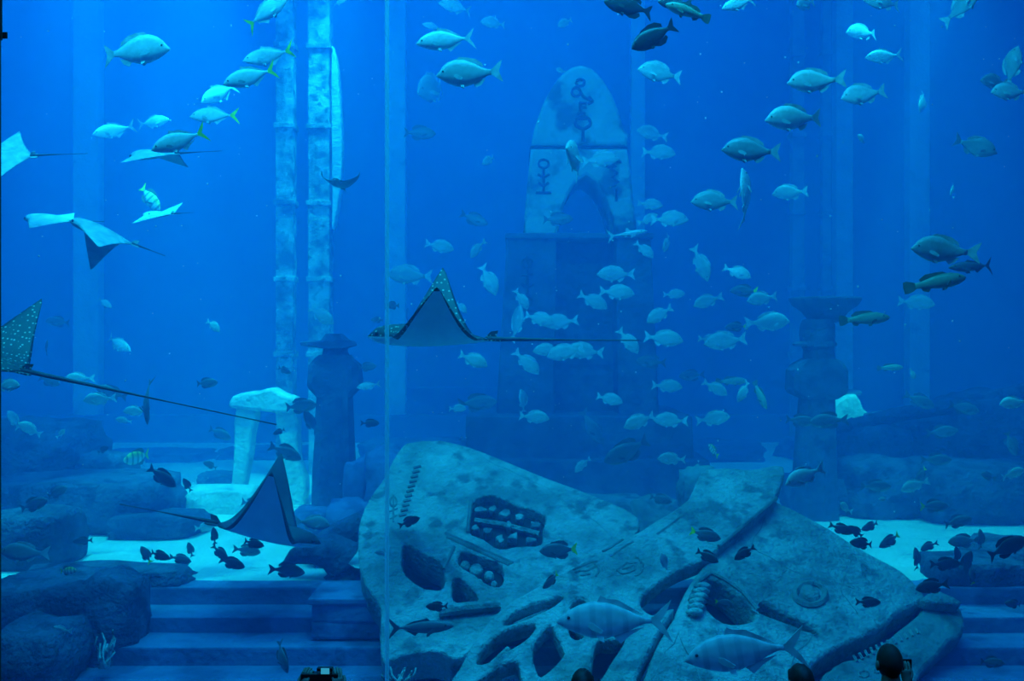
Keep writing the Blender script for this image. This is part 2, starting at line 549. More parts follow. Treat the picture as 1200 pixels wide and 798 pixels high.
def wander(pts, n=5, amp=2.2):
    rn = random.Random(int(pts[0][0] + pts[-1][1])); out = [pts[0]]
    for a, b in zip(pts, pts[1:]):
        for k in range(1, n + 1):
            t = k / n
            out.append((a[0] + (b[0] - a[0]) * t + (rn.uniform(-amp, amp) if k < n else 0), a[1] + (b[1] - a[1]) * t + rn.uniform(-amp, amp)))
    return out


TY = 15.6
tp = vplane(TY)
tower = thing('arched_tower', 'tall bullet shaped stone tower with carved glyphs and pointed arch', 'tower', at(680, 600, TY + .8))
tip = [(622, 170), (626, 152), (633, 130), (642, 110), (654, 92), (667, 80), (680, 76), (694, 80), (706, 92), (717, 110), (725, 130), (731, 150), (735, 170)]
smooth_tip = [tip[0]] + smooth_poly(tip, 3, .3, 3)[3:-4] + [tip[-1]]
put('spire', slab_mesh('spire', tp, smooth_tip, (), 1.5, .06, sharp=True), M['tower'], tower)
arch_hole = [(655, 284), (656, 262), (660, 244), (666, 228), (675, 213), (687, 205), (699, 213), (709, 228), (716, 245), (720, 262), (722, 284)]
up = [(613, 276), (615, 250), (617, 225), (620, 195), (622, 174), (735, 174), (739, 200), (742, 230), (745, 255), (747, 276), (724, 276)] + arch_hole[-2:0:-1] + [(653, 276)]
put('arch_block', slab_mesh('arch_block', tp, up, (), 1.5, .05, jit=.4, seed=5, sharp=True), M['tower'], tower)
put('joint_band', slab_mesh('joint_band', tp, [(621, 171), (736, 171), (736, 175), (621, 175)], (), 1.46, .01, off=-.05, sharp=True), M['groove'], tower)
# lower shaft: two piers, recessed back and a ledge across the arch
lp = vplane(TY - .15)
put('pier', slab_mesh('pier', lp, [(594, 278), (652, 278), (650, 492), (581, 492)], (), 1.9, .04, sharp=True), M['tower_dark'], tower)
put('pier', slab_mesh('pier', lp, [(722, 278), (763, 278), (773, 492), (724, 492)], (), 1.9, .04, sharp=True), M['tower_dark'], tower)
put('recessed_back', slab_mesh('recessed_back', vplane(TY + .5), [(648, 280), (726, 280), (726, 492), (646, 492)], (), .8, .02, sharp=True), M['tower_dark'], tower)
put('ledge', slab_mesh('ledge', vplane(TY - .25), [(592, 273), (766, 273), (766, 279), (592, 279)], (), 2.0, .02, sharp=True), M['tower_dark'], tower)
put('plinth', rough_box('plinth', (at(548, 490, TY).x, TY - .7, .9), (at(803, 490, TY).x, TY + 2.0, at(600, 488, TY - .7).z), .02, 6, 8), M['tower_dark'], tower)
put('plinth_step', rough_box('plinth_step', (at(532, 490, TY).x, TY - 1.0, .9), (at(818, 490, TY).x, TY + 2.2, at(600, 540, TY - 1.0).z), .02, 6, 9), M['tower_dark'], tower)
put('pier_joint', slab_mesh('pier_joint', lp.shifted(.02), [(588, 398), (768, 398), (768, 400.5), (588, 400.5)], (), .05, .008, sharp=True), M['groove'], tower)
gp = tp
G = [ring(680, 97, 5, 4), ring(675, 108, 5, 5), [(680, 108), (684, 114), (690, 117), (695, 119)], [(695, 119), (690, 113)], [(695, 119), (689, 122)],
     [(680, 119), (680, 136)], [(680, 121), (687, 121), (687, 126), (680, 126)], [(676, 133), (686, 133)],
     ring(683, 144, 9, 7), [(674, 146), (683, 152), (692, 146)], [(677, 139), (689, 139)], [(683, 152), (683, 166)]]
glyph(tower, gp, G, .028)
G = [ring(637, 192, 6, 5), [(637, 197), (637, 226)], [(630, 204), (637, 209), (644, 204)], [(631, 214), (637, 219), (643, 214)], [(628, 226), (646, 226)],
     [(722, 194), (716, 198), (724, 203), (717, 208), (725, 213), (718, 218)], [(720, 190), (728, 190)], [(722, 222), (722, 236)], ring(714, 192, 5, 4)]
glyph(tower, gp, G, .022)
G = [[(618, 300), (618, 372)], ring(618, 308, 6, 5), [(611, 322), (625, 322)], [(611, 332), (618, 338), (625, 332)], ring(618, 352, 6, 5), [(612, 364), (624, 364)]]
glyph(tower, lp, G, .022)

# ------------------------------------------------------------------ banded pillars at the back


def pillar(x0, x1, Y, ys, ztop, label, mat, fin=None, group=None):
    a = at(x0, 400, Y); b = at(x1, 400, Y); w = b.x - a.x
    t = thing('banded_pillar', label, 'pillar', ((a.x + b.x) / 2, Y + w / 2, .95), group)
    zs = [.95] + [at(600, y, Y).z for y in ys] + [ztop]
    for k in range(len(zs) - 1):
        put('drum', rough_box('drum', (a.x, Y, zs[k] + .03), (b.x, Y + w, zs[k + 1] - .03), .018, 4, k + int(x0), 3.0, .02), M[mat], t)
        if k: put('band', rough_box('band', (a.x - .035, Y - .05, zs[k] - .05), (b.x + .035, Y + w + .05, zs[k] + .05), .008, 3, k + 5, 4.0, .015), M[mat], t)
    if fin:
        put('broken_fin', slab_mesh('broken_fin', vplane(Y - .05), fin, (), .3, .02, jit=.5, seed=8), M['white_stone'], t)  # spotlit strip put into the colour: whitest stone for the fin
    return t


pillar(323, 343, 18.0, (415, 327, 237, 147, 52), 12.4, 'tall sunlit banded pillar left of the pillar with the bright fin', 'pillar')
pillar(361, 386, 18.2, (415, 327, 238, 148, 54), 12.4, 'tall banded pillar with a bright broken fin on its right', 'pillar',
       [(389, 52), (393, 66), (397, 92), (399, 130), (401, 180), (399, 215), (395, 245), (391, 266), (389, 262), (389, 200), (388.5, 130), (388.5, 80)])
pillar(929, 943, 22.0, (415, 338, 249, 158, 64), 12.4, 'faint far pillar above the dish bearing statue', 'far_pillar')
pillar(964, 974, 22.2, (415, 338, 249, 158, 62), 12.4, 'thin faint far pillar right of the dish bearing statue', 'far_pillar')

# ------------------------------------------------------------------ statues


def loft(name, Y, rows, depth=.8, seg=28, sq=3.0, folds=0, fold_amp=.0):
    """rows of (y pixel, left x, right x) -> squarish rings about a vertical axis"""
    vs, fs = [], []
    for (y, l, r) in rows:
        a = at(l, y, Y); b = at(r, y, Y)
        cx = (a.x + b.x) / 2; w = (b.x - a.x) / 2
        for k in range(seg):
            th = 2 * PI * k / seg
            c, s = math.cos(th), math.sin(th)
            q = (abs(c) ** sq + abs(s) ** sq) ** (-1 / sq)
            f = 1 + fold_amp * math.cos(folds * th)
            vs.append((cx + c * q * w * f, Y + w * depth + s * q * w * depth * f, a.z))
    for i in range(len(rows) - 1):
        for k in range(seg):
            k2 = (k + 1) % seg
            fs.append((i * seg + k, i * seg + k2, (i + 1) * seg + k2, (i + 1) * seg + k))
    fs.append(tuple(range(seg))[::-1]); fs.append(tuple((len(rows) - 1) * seg + k for k in range(seg)))
    return mesh(name, vs, fs)


SY = 13.9
st = thing('robed_statue', 'dark robed stone statue with wide brimmed top beside the sunlit ruin', 'statue', at(389, 605, SY + .3))
put('robe', loft('robe', SY, [(608, 362, 416), (560, 363, 414), (520, 366, 412), (490, 367, 411), (464, 369, 410)], .8, 36, 2.6, 9, .035), M['statue'], st)
put('torso', loft('torso', SY, [(466, 369, 410), (456, 359, 419), (452, 357, 421), (428, 359, 419), (421, 366, 412), (416, 372, 409)], .7, 28, 5.0), M['statue'], st)
put('head', loft('head', SY + .05, [(419, 374, 408), (412, 376, 405), (404, 377, 406), (398, 378, 402)], .9, 20, 2.3), M['statue'], st)
put('brim', loft('brim', SY - .08, [(408, 372, 406), (405, 347, 414), (401, 346, 413), (399, 360, 410)], .8, 24, 2.1), M['statue'], st)
put('crown', loft('crown', SY + .05, [(400, 372, 409), (395, 376, 404), (391, 380, 400)], .9, 20, 2.2), M['statue'], st)
put('sash', slab_mesh('sash', vplane(SY - .01), [(400, 425), (406, 425), (412, 604), (405, 604)], (), .06, .01, sharp=True), M['statue'], st)
SY = 13.5
st = thing('dish_statue', 'dark stone statue carrying a wide shallow dish on its head', 'statue', at(965, 612, SY + .3))
put('robe', loft('robe', SY, [(614, 934, 990), (570, 936, 987), (520, 939, 985), (490, 941, 984), (464, 943, 983)], .8, 36, 2.6, 9, .04), M['statue'], st)
put('torso', loft('torso', SY, [(468, 943, 984), (462, 932, 996), (458, 930, 998), (434, 931, 998), (427, 936, 993), (421, 944, 985)], .7, 28, 5.0), M['statue'], st)
put('neck', loft('neck', SY + .05, [(422, 946, 984), (410, 947, 982), (404, 944, 984)], .9, 20, 2.3), M['statue'], st)
put('collar', loft('collar', SY, [(406, 938, 986), (403, 936, 988), (400, 940, 984)], .9, 20, 2.3), M['statue'], st)
put('head', loft('head', SY + .05, [(401, 944, 983), (392, 943, 984), (380, 944, 983), (374, 946, 980)], .9, 20, 2.3), M['statue'], st)
R_ = 43 * SY / FPX
zt = at(600, 350, SY).z
pr = [(.20, zt - .33), (.24, zt - .30), (.34, zt - .17), (.47, zt - .08), (R_ - .02, zt - .02), (R_, zt + .03), (R_ - .03, zt + .035), (R_ - .09, zt - .0), (.30, zt - .06), (.03, zt - .08)]
put('dish', lathe('dish', pr, 32, (at(968, 350, SY + .4).x, SY + .45)), M['statue'], st, smooth=True)

# ------------------------------------------------------------------ sunlit ruin, bright stones
AY = 14.9
ap = vplane(AY)
ru = thing('doorway_ruin', 'bright sunlit ruined stone doorway with a leaning lintel', 'ruin', at(310, 590, AY + .3))
put('lintel', slab_mesh('lintel', ap.shifted(.1), [(268, 470), (280, 461), (300, 459), (318, 455), (330, 462), (346, 468), (344, 482), (318, 484), (290, 480), (270, 478)], (), .45, .05, n=2, seed=2), M['white_stone'], ru)
put('jamb_stone', slab_mesh('jamb_stone', ap, [(276, 478), (300, 480), (295, 510), (290, 545), (284, 575), (280, 596), (268, 596), (271, 560), (274, 520)], (), .34, .04, n=2, seed=3), M['white_stone'], ru)
put('jamb_stone', slab_mesh('jamb_stone', ap, [(322, 482), (346, 482), (348, 510), (350, 540), (357, 560), (356, 592), (332, 596), (330, 560), (328, 520)], (), .34, .04, n=2, seed=4), M['white_stone'], ru)
rock(205, 292, 575, 14.0, .7, .97, 'bright flat stone slab lying before the ruined doorway', 31, 'white_stone', amp=.1, flat=.25, name='flat_stone')
rock(135, 160, 542, 17.5, .5, .97, 'small pale stone behind the left ledge rock', 32, 'white_stone', name='pale_stone')
rock(228, 268, 556, 16.6, .6, .97, 'dim stone lump left of the ruined doorway', 33, 'rock')
br2 = thing('bright_block', 'bright sunlit stone block wedged behind the dish bearing statue', 'block', at(1003, 540, 17.5))
put('block_body', slab_mesh('block_body', vplane(17.4), [(981, 470), (1004, 462), (1012, 478), (1024, 488), (1032, 497), (1028, 545), (976, 545), (978, 490)], (), .8, .05, n=2, seed=6), M['white_stone'], br2)
put('block_cap', slab_mesh('block_cap', vplane(17.6), [(986, 464), (1010, 458), (1012, 463), (988, 469)], (), .9, .03, sharp=True), M['rock'], br2)

# ------------------------------------------------------------------ fallen carved slabs
p1, p2 = at(600, 798, 7.9), at(600, 515, 11.2)
d = p2 - p1
PA = Plane(p1, (0, -d.z, d.y))
ca = thing('carved_slab', 'huge fallen carved stone slab with mask holes on the left', 'ruin', PA.pt(520, 700, -.3))
A = [(466, 530), (478, 519), (507, 516), (537, 520), (589, 539), (641, 560), (694, 580), (748, 607), (735, 640), (700, 660), (650, 690), (604, 708), (572, 738), (556, 760), (535, 772),
     (520, 766), (500, 763), (470, 768), (449, 776), (445, 740), (446, 712), (428, 684), (420, 652), (421, 616), (432, 586), (451, 558)]
hA = [[(471, 650), (474, 637), (486, 643), (504, 652), (518, 663), (520, 688), (505, 691), (486, 683), (472, 668)],
      [(531, 678), (543, 680), (561, 701), (547, 704), (531, 703)],
      [(553, 590), (575, 580), (606, 592), (638, 604), (636, 622), (633, 638), (608, 640), (586, 643), (566, 632), (549, 622)],
      [(540, 647), (562, 652), (588, 662), (588, 685), (574, 686), (557, 674), (538, 661)]]
put('slab_face', slab_mesh('slab_face', PA, A, hA, .34, .018, n=3, jit=.5, seed=11), M['slab'], ca)
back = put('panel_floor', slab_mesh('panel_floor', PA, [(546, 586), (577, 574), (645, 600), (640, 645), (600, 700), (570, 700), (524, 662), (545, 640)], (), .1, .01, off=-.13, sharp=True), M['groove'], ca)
for k, (x, y, r) in enumerate(((563, 594, 8), (578, 592, 6), (592, 598, 7), (609, 603, 8), (627, 611, 7), (557, 614, 6), (572, 618, 8), (586, 628, 7), (602, 625, 8), (620, 629, 8), (596, 611, 5))):
    rn = random.Random(70 + k)
    pl = [(x + r * rn.uniform(.35, 1.15) * math.cos(2 * PI * q / 7 + k), y + r * .7 * rn.uniform(.35, 1.15) * math.sin(2 * PI * q / 7 + k)) for q in range(7)]
    put('carved_figure', slab_mesh('carved_figure', PA, pl, (), .10, .006, off=-.03, n=2, jit=.2, seed=k), M['slab'], ca)
put('carved_bar', tube('carved_bar', [PA.pt(x, y, -.07) for x, y in ((556, 604), (590, 609), (632, 620))], .035, 6), M['slab'], ca)
for k, (x, y, r) in enumerate(((545, 656, 6), (558, 661, 8), (573, 668, 6), (579, 678, 4), (562, 676, 4))):
    put('carved_boss', slab_mesh('carved_boss', PA, ring(x, y, r, r * .75, 10)[:-1], (), .10, .03, off=-.04, n=1, jit=0, sharp=True), M['slab'], ca)
for a, b in (((522, 625), (601, 660)), ((524, 629), (597, 662)), ((520, 667), (532, 641)), ((552, 586), (548, 624))):
    put('frame_ridge', tube('frame_ridge', [PA.pt(*a, .0), PA.pt(*b, .0)], .02, 6), M['slab_dark'], ca)
for k in range(11):                                                            # notched band near the left rim
    t = k / 10
    x, y = 489 - 17 * t, 548 + 56 * t
    put('notch', tube('notch', [PA.pt(x - 4, y + 1, .01), PA.pt(x + 4, y - 1, .01)], .018, 5), M['slab_dark'], ca)
glyph(ca, PA, [ring(461, 588, 4, 6), [(456, 600), (466, 596)], [(458, 608), (465, 604)], [(461, 580), (461, 612)]], .012, .0, mat='slab_dark')
put('ledge', tube('ledge', [PA.pt(514, 722, .05), PA.pt(550, 718, .06), PA.pt(586, 714, .05)], .05, 8), M['slab'], ca)
put('cross_joint', tube('cross_joint', [PA.pt(x, y, -.003) for x, y in wander([(566, 536), (640, 572), (712, 622)])], .006, 5), M['slab_dark'], ca)
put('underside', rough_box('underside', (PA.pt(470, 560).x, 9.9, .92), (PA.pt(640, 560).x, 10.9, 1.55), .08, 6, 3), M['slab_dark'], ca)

# diagonal fallen shaft with leaf shaped tracery
PB = PA.shifted(.16)
cb = thing('fallen_shaft', 'fallen diagonal stone shaft with leaf shaped tracery openings', 'ruin', PB.pt(640, 760, -.3))
B = [(822, 553), (850, 548), (880, 550), (918, 546), (912, 575), (900, 592), (870, 618), (842, 643), (826, 655), (796, 667), (770, 684), (750, 703), (764, 720), (790, 712), (775, 735), (760, 765), (742, 805), (735, 850), (505, 850),
     (520, 812), (537, 784), (554, 753), (574, 726), (600, 704), (640, 682), (690, 655), (740, 628), (775, 606), (806, 585)]
hB = [[(589, 732), (604, 717), (634, 705), (660, 698), (649, 709), (619, 724)],
      [(558, 776), (567, 758), (593, 739), (627, 730), (619, 746), (597, 761), (571, 776)],
      [(625, 758), (634, 743), (645, 732), (653, 746), (661, 765), (649, 780), (634, 792), (627, 780)],
      [(552, 808), (576, 787), (603, 774), (610, 792), (616, 830), (560, 835)],
      [(668, 710), (678, 701), (688, 706), (676, 716)],
      [(699, 752), (718, 750), (733, 748), (718, 772), (704, 795), (690, 815), (680, 830), (692, 790)],
      [(667, 730), (684, 742), (678, 749), (669, 744)]]
put('shaft_face', slab_mesh('shaft_face', PB, B, hB, .18, .025, n=3, jit=.4, seed=21), M['slab'], cb)
G = [[(672, 668), (684, 662), (700, 657)], [(674, 671), (690, 668), (702, 662)], [(696, 660), (702, 668), (698, 675)], [(680, 674), (692, 672)],
     [(723, 668), (734, 660), (746, 660), (744, 668), (730, 673), (723, 668)], [(729, 667), (742, 663)], ring(736, 664, 17, 13, 8, -60, 60),
     [(770, 626), (800, 604)], [(715, 652), (742, 634)], [(706, 646), (730, 632)]]
glyph(cb, PB, [wander(g, 3, .8) for g in G], .012, .0, mat='slab_dark')
for a, b in (((570, 772), (596, 748)), ((602, 721), (642, 704))):
    put('inner_rib', tube('inner_rib', [PB.pt(*a, -.12), PB.pt(*b, -.12)], .025, 6), M['slab'], cb)
put('shaft_edge', tube('shaft_edge', [PB.pt(910, 584, .0), PB.pt(842, 642, .02), PB.pt(760, 705, .02), PB.pt(700, 770, .02)][:2], .02, 6), M['slab_dark'], cb)

# right hand slab with a round boss, and the broken piece below its crack
q0, q1, q2 = at(745, 798, 7.75), at(1083, 700, 9.2), at(905, 588, 10.1)
nC = (q1 - q0).cross(q2 - q0)
if nC.y > 0: nC = -nC
PC = Plane(q0, nC)
cc = thing('bossed_slab', 'great pale stone slab with round boss and mouth hole right of centre', 'ruin', PC.pt(900, 720, -.3))
Cc = [(835, 650), (862, 628), (888, 604), (905, 588), (925, 594), (970, 618), (1012, 644), (1058, 670), (1085, 698), (1078, 706), (1066, 712), (1050, 720), (1036, 735), (1004, 750), (976, 762), (956, 776), (944, 796), (925, 850), (752, 850), (757, 790),
      (772, 752), (786, 730), (800, 700), (815, 675)]
hC = [[(830, 679), (851, 685), (868, 700), (884, 716), (882, 727), (857, 731), (834, 719), (826, 700)],
      [(886, 709), (896, 707), (925, 720), (958, 737), (955, 742), (930, 732), (890, 717)]]
put('slab_face', slab_mesh('slab_face', PC, Cc, hC, .34, .035, n=3, jit=.5, seed=31), M['slab'], cc)
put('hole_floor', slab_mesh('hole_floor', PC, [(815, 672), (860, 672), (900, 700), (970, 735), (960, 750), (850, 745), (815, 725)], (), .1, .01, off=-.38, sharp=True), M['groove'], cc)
put('boss_ring', tube('boss_ring', [PC.pt(x, y, .0) for x, y in ring(949, 697, 18, 13, 18)], .035, 6), M['slab_dark'], cc)
bm = bmesh.new(); bmesh.ops.create_uvsphere(bm, u_segments=18, v_segments=10, radius=1.0)
me = from_bm('boss', bm); me.transform(PC.mat(0) @ Matrix.Translation((*PC.uv(949, 696), -.01)) @ Matrix.Diagonal((.105, .115, .07, 1)))
put('boss', me, M['slab'], cc, smooth=True)
for k in range(6):                                                             # ribbed stone horn beside the mouth hole
    t = k / 5
    x, y = 822 - 9 * t, 690 + 30 * t
    put('horn_rib', tube('horn_rib', [PC.pt(x - 9, y - 1, .02), PC.pt(x - 3, y + 2, .06), PC.pt(x + 4, y + 2, .06), PC.pt(x + 9, y - 1, .02)], [.02, .034, .034, .02], 7), M['slab'], cc, smooth=True)
put('mouth_rim', tube('mouth_rim', [PC.pt(x, y, .01) for x, y in ((808, 705), (818, 682), (832, 672), (850, 680), (870, 694), (888, 715))], .022, 6), M['slab_dark'], cc)
for a in ([(905, 590), (880, 640), (930, 668), (1000, 690)], [(760, 800), (795, 742), (822, 800)], [(872, 668), (900, 690), (886, 712)], [(922, 668), (905, 692)], [(958, 742), (930, 770), (926, 792)], [(1000, 650), (985, 690), (1005, 720)]):
    put('crack', tube('crack', [PC.pt(x, y, -.003) for x, y in wander(a)], .007, 5), M['slab_dark'], cc)
PD = PC.shifted(-.05)
cd = thing('broken_jaw_slab', 'broken stone piece with a notched band below the crack at right', 'ruin', PD.pt(1050, 760, -.3))
D = [(1086, 703), (1108, 706), (1126, 713), (1131, 732), (1128, 744), (1112, 752), (1100, 768), (1080, 788), (1060, 830), (1040, 850), (950, 850), (962, 796), (974, 783), (988, 774), (1012, 768), (1046, 744), (1060, 733), (1078, 718)]
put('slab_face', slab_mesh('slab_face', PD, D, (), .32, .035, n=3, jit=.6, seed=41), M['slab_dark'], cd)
for k in range(12):
    t = k / 11
    x, y = 1002 + 72 * t, 773 - 33 * t
    put('notch', tube('notch', [PD.pt(x - 2, y - 4, .008), PD.pt(x + 2, y + 3, .008)], .014, 5), M['slab'], cd)
glyph(cd, PD, [ring(1012, 790, 6, 4), ring(1028, 786, 4, 3)], .010, .0, mat='slab')
put('chip', slab_mesh('chip', PD.shifted(.12), [(1080, 702), (1100, 692), (1128, 706), (1110, 708)], (), .12, .02, n=2), M['slab'], cd)
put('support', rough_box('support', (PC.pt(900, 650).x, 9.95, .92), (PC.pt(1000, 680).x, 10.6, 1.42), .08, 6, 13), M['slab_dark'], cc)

# ------------------------------------------------------------------ animals: materials


def fish_mat(name, back, belly, mid=0.0, soft=.10, bars=None, rough=.38, tail=None):
    """countershaded fish skin; bars = (colour, scale, amount) gives vertical bands"""
    m, nt, b = new_mat(name)
    N = nt.nodes.new; L = nt.links.new
    tc = N('ShaderNodeTexCoord'); sp = N('ShaderNodeSeparateXYZ'); L(tc.outputs['Object'], sp.inputs[0])
    mr = N('ShaderNodeMapRange'); mr.inputs['From Min'].default_value = mid - soft; mr.inputs['From Max'].default_value = mid + soft
    L(sp.outputs['Z'], mr.inputs['Value'])
    mx = N('ShaderNodeMix'); mx.data_type = 'RGBA'; L(mr.outputs['Result'], mx.inputs['Factor'])
    mx.inputs['A'].default_value = lin(belly); mx.inputs['B'].default_value = lin(back)
    ns = N('ShaderNodeTexNoise'); ns.inputs['Scale'].default_value = 14; ns.inputs['Detail'].default_value = 4; L(tc.outputs['Object'], ns.inputs['Vector'])
    m2 = N('ShaderNodeMix'); m2.data_type = 'RGBA'; m2.blend_type = 'MULTIPLY'; m2.inputs['Factor'].default_value = .45
    L(mx.outputs['Result'], m2.inputs['A'])
    rp = N('ShaderNodeValToRGB'); rp.color_ramp.elements[0].position = .35; rp.color_ramp.elements[1].position = .6
    rp.color_ramp.elements[0].color = (.66, .66, .66, 1); L(ns.outputs['Fac'], rp.inputs['Fac']); L(rp.outputs['Color'], m2.inputs['B'])
    res = m2.outputs['Result']
    if bars:
        wv = N('ShaderNodeMath'); wv.operation = 'MULTIPLY'; wv.inputs[1].default_value = bars[1]; L(sp.outputs['X'], wv.inputs[0])
        sn = N('ShaderNodeMath'); sn.operation = 'SINE'; L(wv.outputs[0], sn.inputs[0])
        r2 = N('ShaderNodeMapRange'); r2.inputs['From Min'].default_value = .25; r2.inputs['From Max'].default_value = .7; r2.inputs['To Max'].default_value = bars[2]
        L(sn.outputs[0], r2.inputs['Value'])
        m3 = N('ShaderNodeMix'); m3.data_type = 'RGBA'; L(r2.outputs['Result'], m3.inputs['Factor']); L(res, m3.inputs['A']); m3.inputs['B'].default_value = lin(bars[0])
        res = m3.outputs['Result']
    L(res, b.inputs['Base Color'])
    b.inputs['Roughness'].default_value = rough; b.inputs['Specular IOR Level'].default_value = .4
    return m


M['f_silver'] = fish_mat('silver_scales', (.36, .44, .44), (.56, .63, .62))
M['f_silver_fin'] = plain('silver_fin', (.52, .60, .60), .5)
M['f_trevally'] = fish_mat('trevally_scales', (.60, .68, .64), (.88, .92, .90))
M['f_yellow'] = plain('yellow_fin', (.95, .85, .05), .5)
M['f_bar'] = fish_mat('barred_scales', (.45, .55, .55), (.80, .86, .86), .0, .08, ((.22, .30, .36), 44, .4))
M['f_dark'] = fish_mat('dark_scales', (.035, .045, .055), (.06, .075, .085))
M['f_dark_fin'] = plain('dark_fin', (.03, .04, .05), .6)
M['f_slate'] = fish_mat('slate_scales', (.10, .14, .17), (.20, .26, .29))
M['f_slate_fin'] = plain('slate_fin', (.10, .14, .17), .6)
M['f_dusky'] = fish_mat('dusky_scales', (.24, .32, .35), (.36, .44, .47))
M['f_dusky_fin'] = plain('dusky_fin', (.4, .48, .5), .6)
M['f_olive'] = fish_mat('olive_scales', (.28, .36, .24), (.50, .56, .42))
M['f_olive_fin'] = plain('olive_fin', (.16, .2, .15), .6)
M['f_sergeant'] = fish_mat('sergeant_scales', (.75, .70, .20), (.80, .84, .75), .05, .06, ((.02, .03, .05), 36, .6))
M['f_eye'] = plain('fish_eye', (.01, .012, .015), .15, .6)

# ------------------------------------------------------------------ animals: fish shapes
PROF = {
    'bream': [(0, .0, .0, .004), (.04, .035, -.025, .022), (.12, .105, -.065, .042), (.22, .158, -.105, .056), (.36, .188, -.142, .064), (.52, .180, -.152, .060), (.68, .135, -.122, .045), (.82, .078, -.074, .028), (.93, .040, -.040, .015), (1, .034, -.034, .010)],
    'trevally': [(0, .0, .0, .004), (.04, .030, -.022, .018), (.12, .078, -.055, .036), (.24, .118, -.092, .050), (.38, .140, -.122, .056), (.54, .134, -.126, .052), (.70, .098, -.096, .038), (.84, .050, -.050, .022), (.94, .022, -.022, .012), (1, .018, -.018, .010)],
    'jack': [(0, .0, .0, .004), (.05, .034, -.028, .022), (.14, .066, -.060, .040), (.28, .092, -.090, .052), (.44, .100, -.100, .055), (.60, .090, -.094, .048), (.76, .062, -.064, .033), (.88, .032, -.032, .018), (.96, .016, -.016, .012), (1, .014, -.014, .010)],
    'oval': [(0, .0, .0, .004), (.04, .050, -.045, .022), (.12, .110, -.100, .040), (.25, .168, -.156, .055), (.42, .194, -.184, .060), (.60, .180, -.170, .054), (.76, .132, -.124, .038), (.88, .070, -.066, .022), (.96, .044, -.042, .014), (1, .042, -.040, .010)],
    'grouper': [(0, .0, .0, .006), (.05, .046, -.046, .032), (.15, .092, -.084, .054), (.30, .126, -.112, .068), (.48, .130, -.114, .066), (.66, .110, -.094, .052), (.82, .074, -.064, .034), (.93, .056, -.048, .022), (1, .054, -.046, .014)],
    'shark': [(0, .0, .0, .006), (.06, .028, -.024, .026), (.18, .052, -.044, .042), (.34, .066, -.056, .052), (.52, .060, -.050, .046), (.70, .040, -.034, .030), (.86, .022, -.020, .016), (1, .014, -.014, .008)],
}
for kk in ('bream', 'trevally'):
    PROF[kk] = [(t, a * 1.2, b * 1.2, w) for t, a, b, w in PROF[kk]]
FINS = {   # outlines in the (x forward, z up) plane, fish length 1
    'fork': [(-.315, .030), (-.36, .055), (-.43, .115), (-.50, .160), (-.475, .075), (-.445, .0), (-.475, -.080), (-.50, -.165), (-.43, -.115), (-.36, -.055), (-.315, -.030)],
    'deepfork': [(-.315, .016), (-.35, .038), (-.42, .105), (-.50, .180), (-.455, .075), (-.405, .0), (-.455, -.078), (-.50, -.185), (-.42, -.105), (-.35, -.038), (-.315, -.016)],
    'fan': [(-.31, .040), (-.36, .075), (-.44, .105), (-.49, .10), (-.50, .0), (-.49, -.10), (-.44, -.105), (-.36, -.075), (-.31, -.040)],
}
UP = {'bream': ([(.22, .165), (.14, .215), (.02, .205), (-.10, .180), (-.20, .120), (-.22, .070), (-.10, .118), (.05, .165)], [(-.05, -.120), (-.10, -.170), (-.18, -.140), (-.24, -.070), (-.15, -.085)]),
      'trevally': ([(.14, .125), (.10, .185), (.05, .160), (-.05, .150), (-.20, .075), (-.27, .040), (-.15, .065), (.0, .110)], [(.0, -.110), (-.06, -.165), (-.14, -.110), (-.27, -.045), (-.15, -.070)]),
      'jack': ([(.16, .085), (.10, .135), (.03, .115), (-.10, .095), (-.25, .035), (-.12, .060), (.04, .085)], [(-.04, -.085), (-.09, -.130), (-.16, -.085), (-.26, -.030), (-.14, -.060)]),
      'oval': ([(.28, .135), (.18, .215), (.0, .250), (-.14, .235), (-.25, .150), (-.24, .085), (-.05, .165), (.15, .165)], [(.08, -.160), (-.04, -.225), (-.16, -.220), (-.25, -.140), (-.23, -.080), (-.05, -.155)]),
      'grouper': ([(.20, .115), (.12, .165), (-.02, .170), (-.16, .165), (-.26, .100), (-.24, .062), (-.05, .105), (.10, .115)], [(-.10, -.080), (-.15, -.135), (-.23, -.105), (-.25, -.050)]),
      'shark': ([(.10, .055), (.02, .150), (-.02, .130), (-.03, .045)], [(.0, -.040), (-.05, -.080), (-.08, -.035)])}

for kk in ('bream', 'trevally'):
    UP[kk] = tuple([(x, z * 1.2) for x, z in q] for q in UP[kk])


def bendf(v, bend):
    x = .12 - v[0]
    return (v[0], v[1] + (bend * x * x if x > 0 else 0.0), v[2])


def fish_body(kind, bend):
    P = PROF[kind]; seg = 12
    vs, fs = [], []
    for (t, top, bot, w) in P:
        x = .5 - .83 * t
        cz, h = (top + bot) / 2, (top - bot) / 2
        for k in range(seg):
            th = 2 * PI * k / seg
            vs.append(bendf((x, w * math.sin(th) * (1 if abs(math.cos(th)) < .9 else .8), cz + max(h, .004) * math.cos(th)), bend))
    for i in range(len(P) - 1):
        for k in range(seg):
            k2 = (k + 1) % seg
            fs.append((i * seg + k, i * seg + k2, (i + 1) * seg + k2, (i + 1) * seg + k))
    fs.append(tuple(range(seg))[::-1]); fs.append(tuple((len(P) - 1) * seg + k for k in range(seg)))
    me = mesh('fish_body', vs, fs)
    for p in me.polygons: p.use_smooth = True
    return me


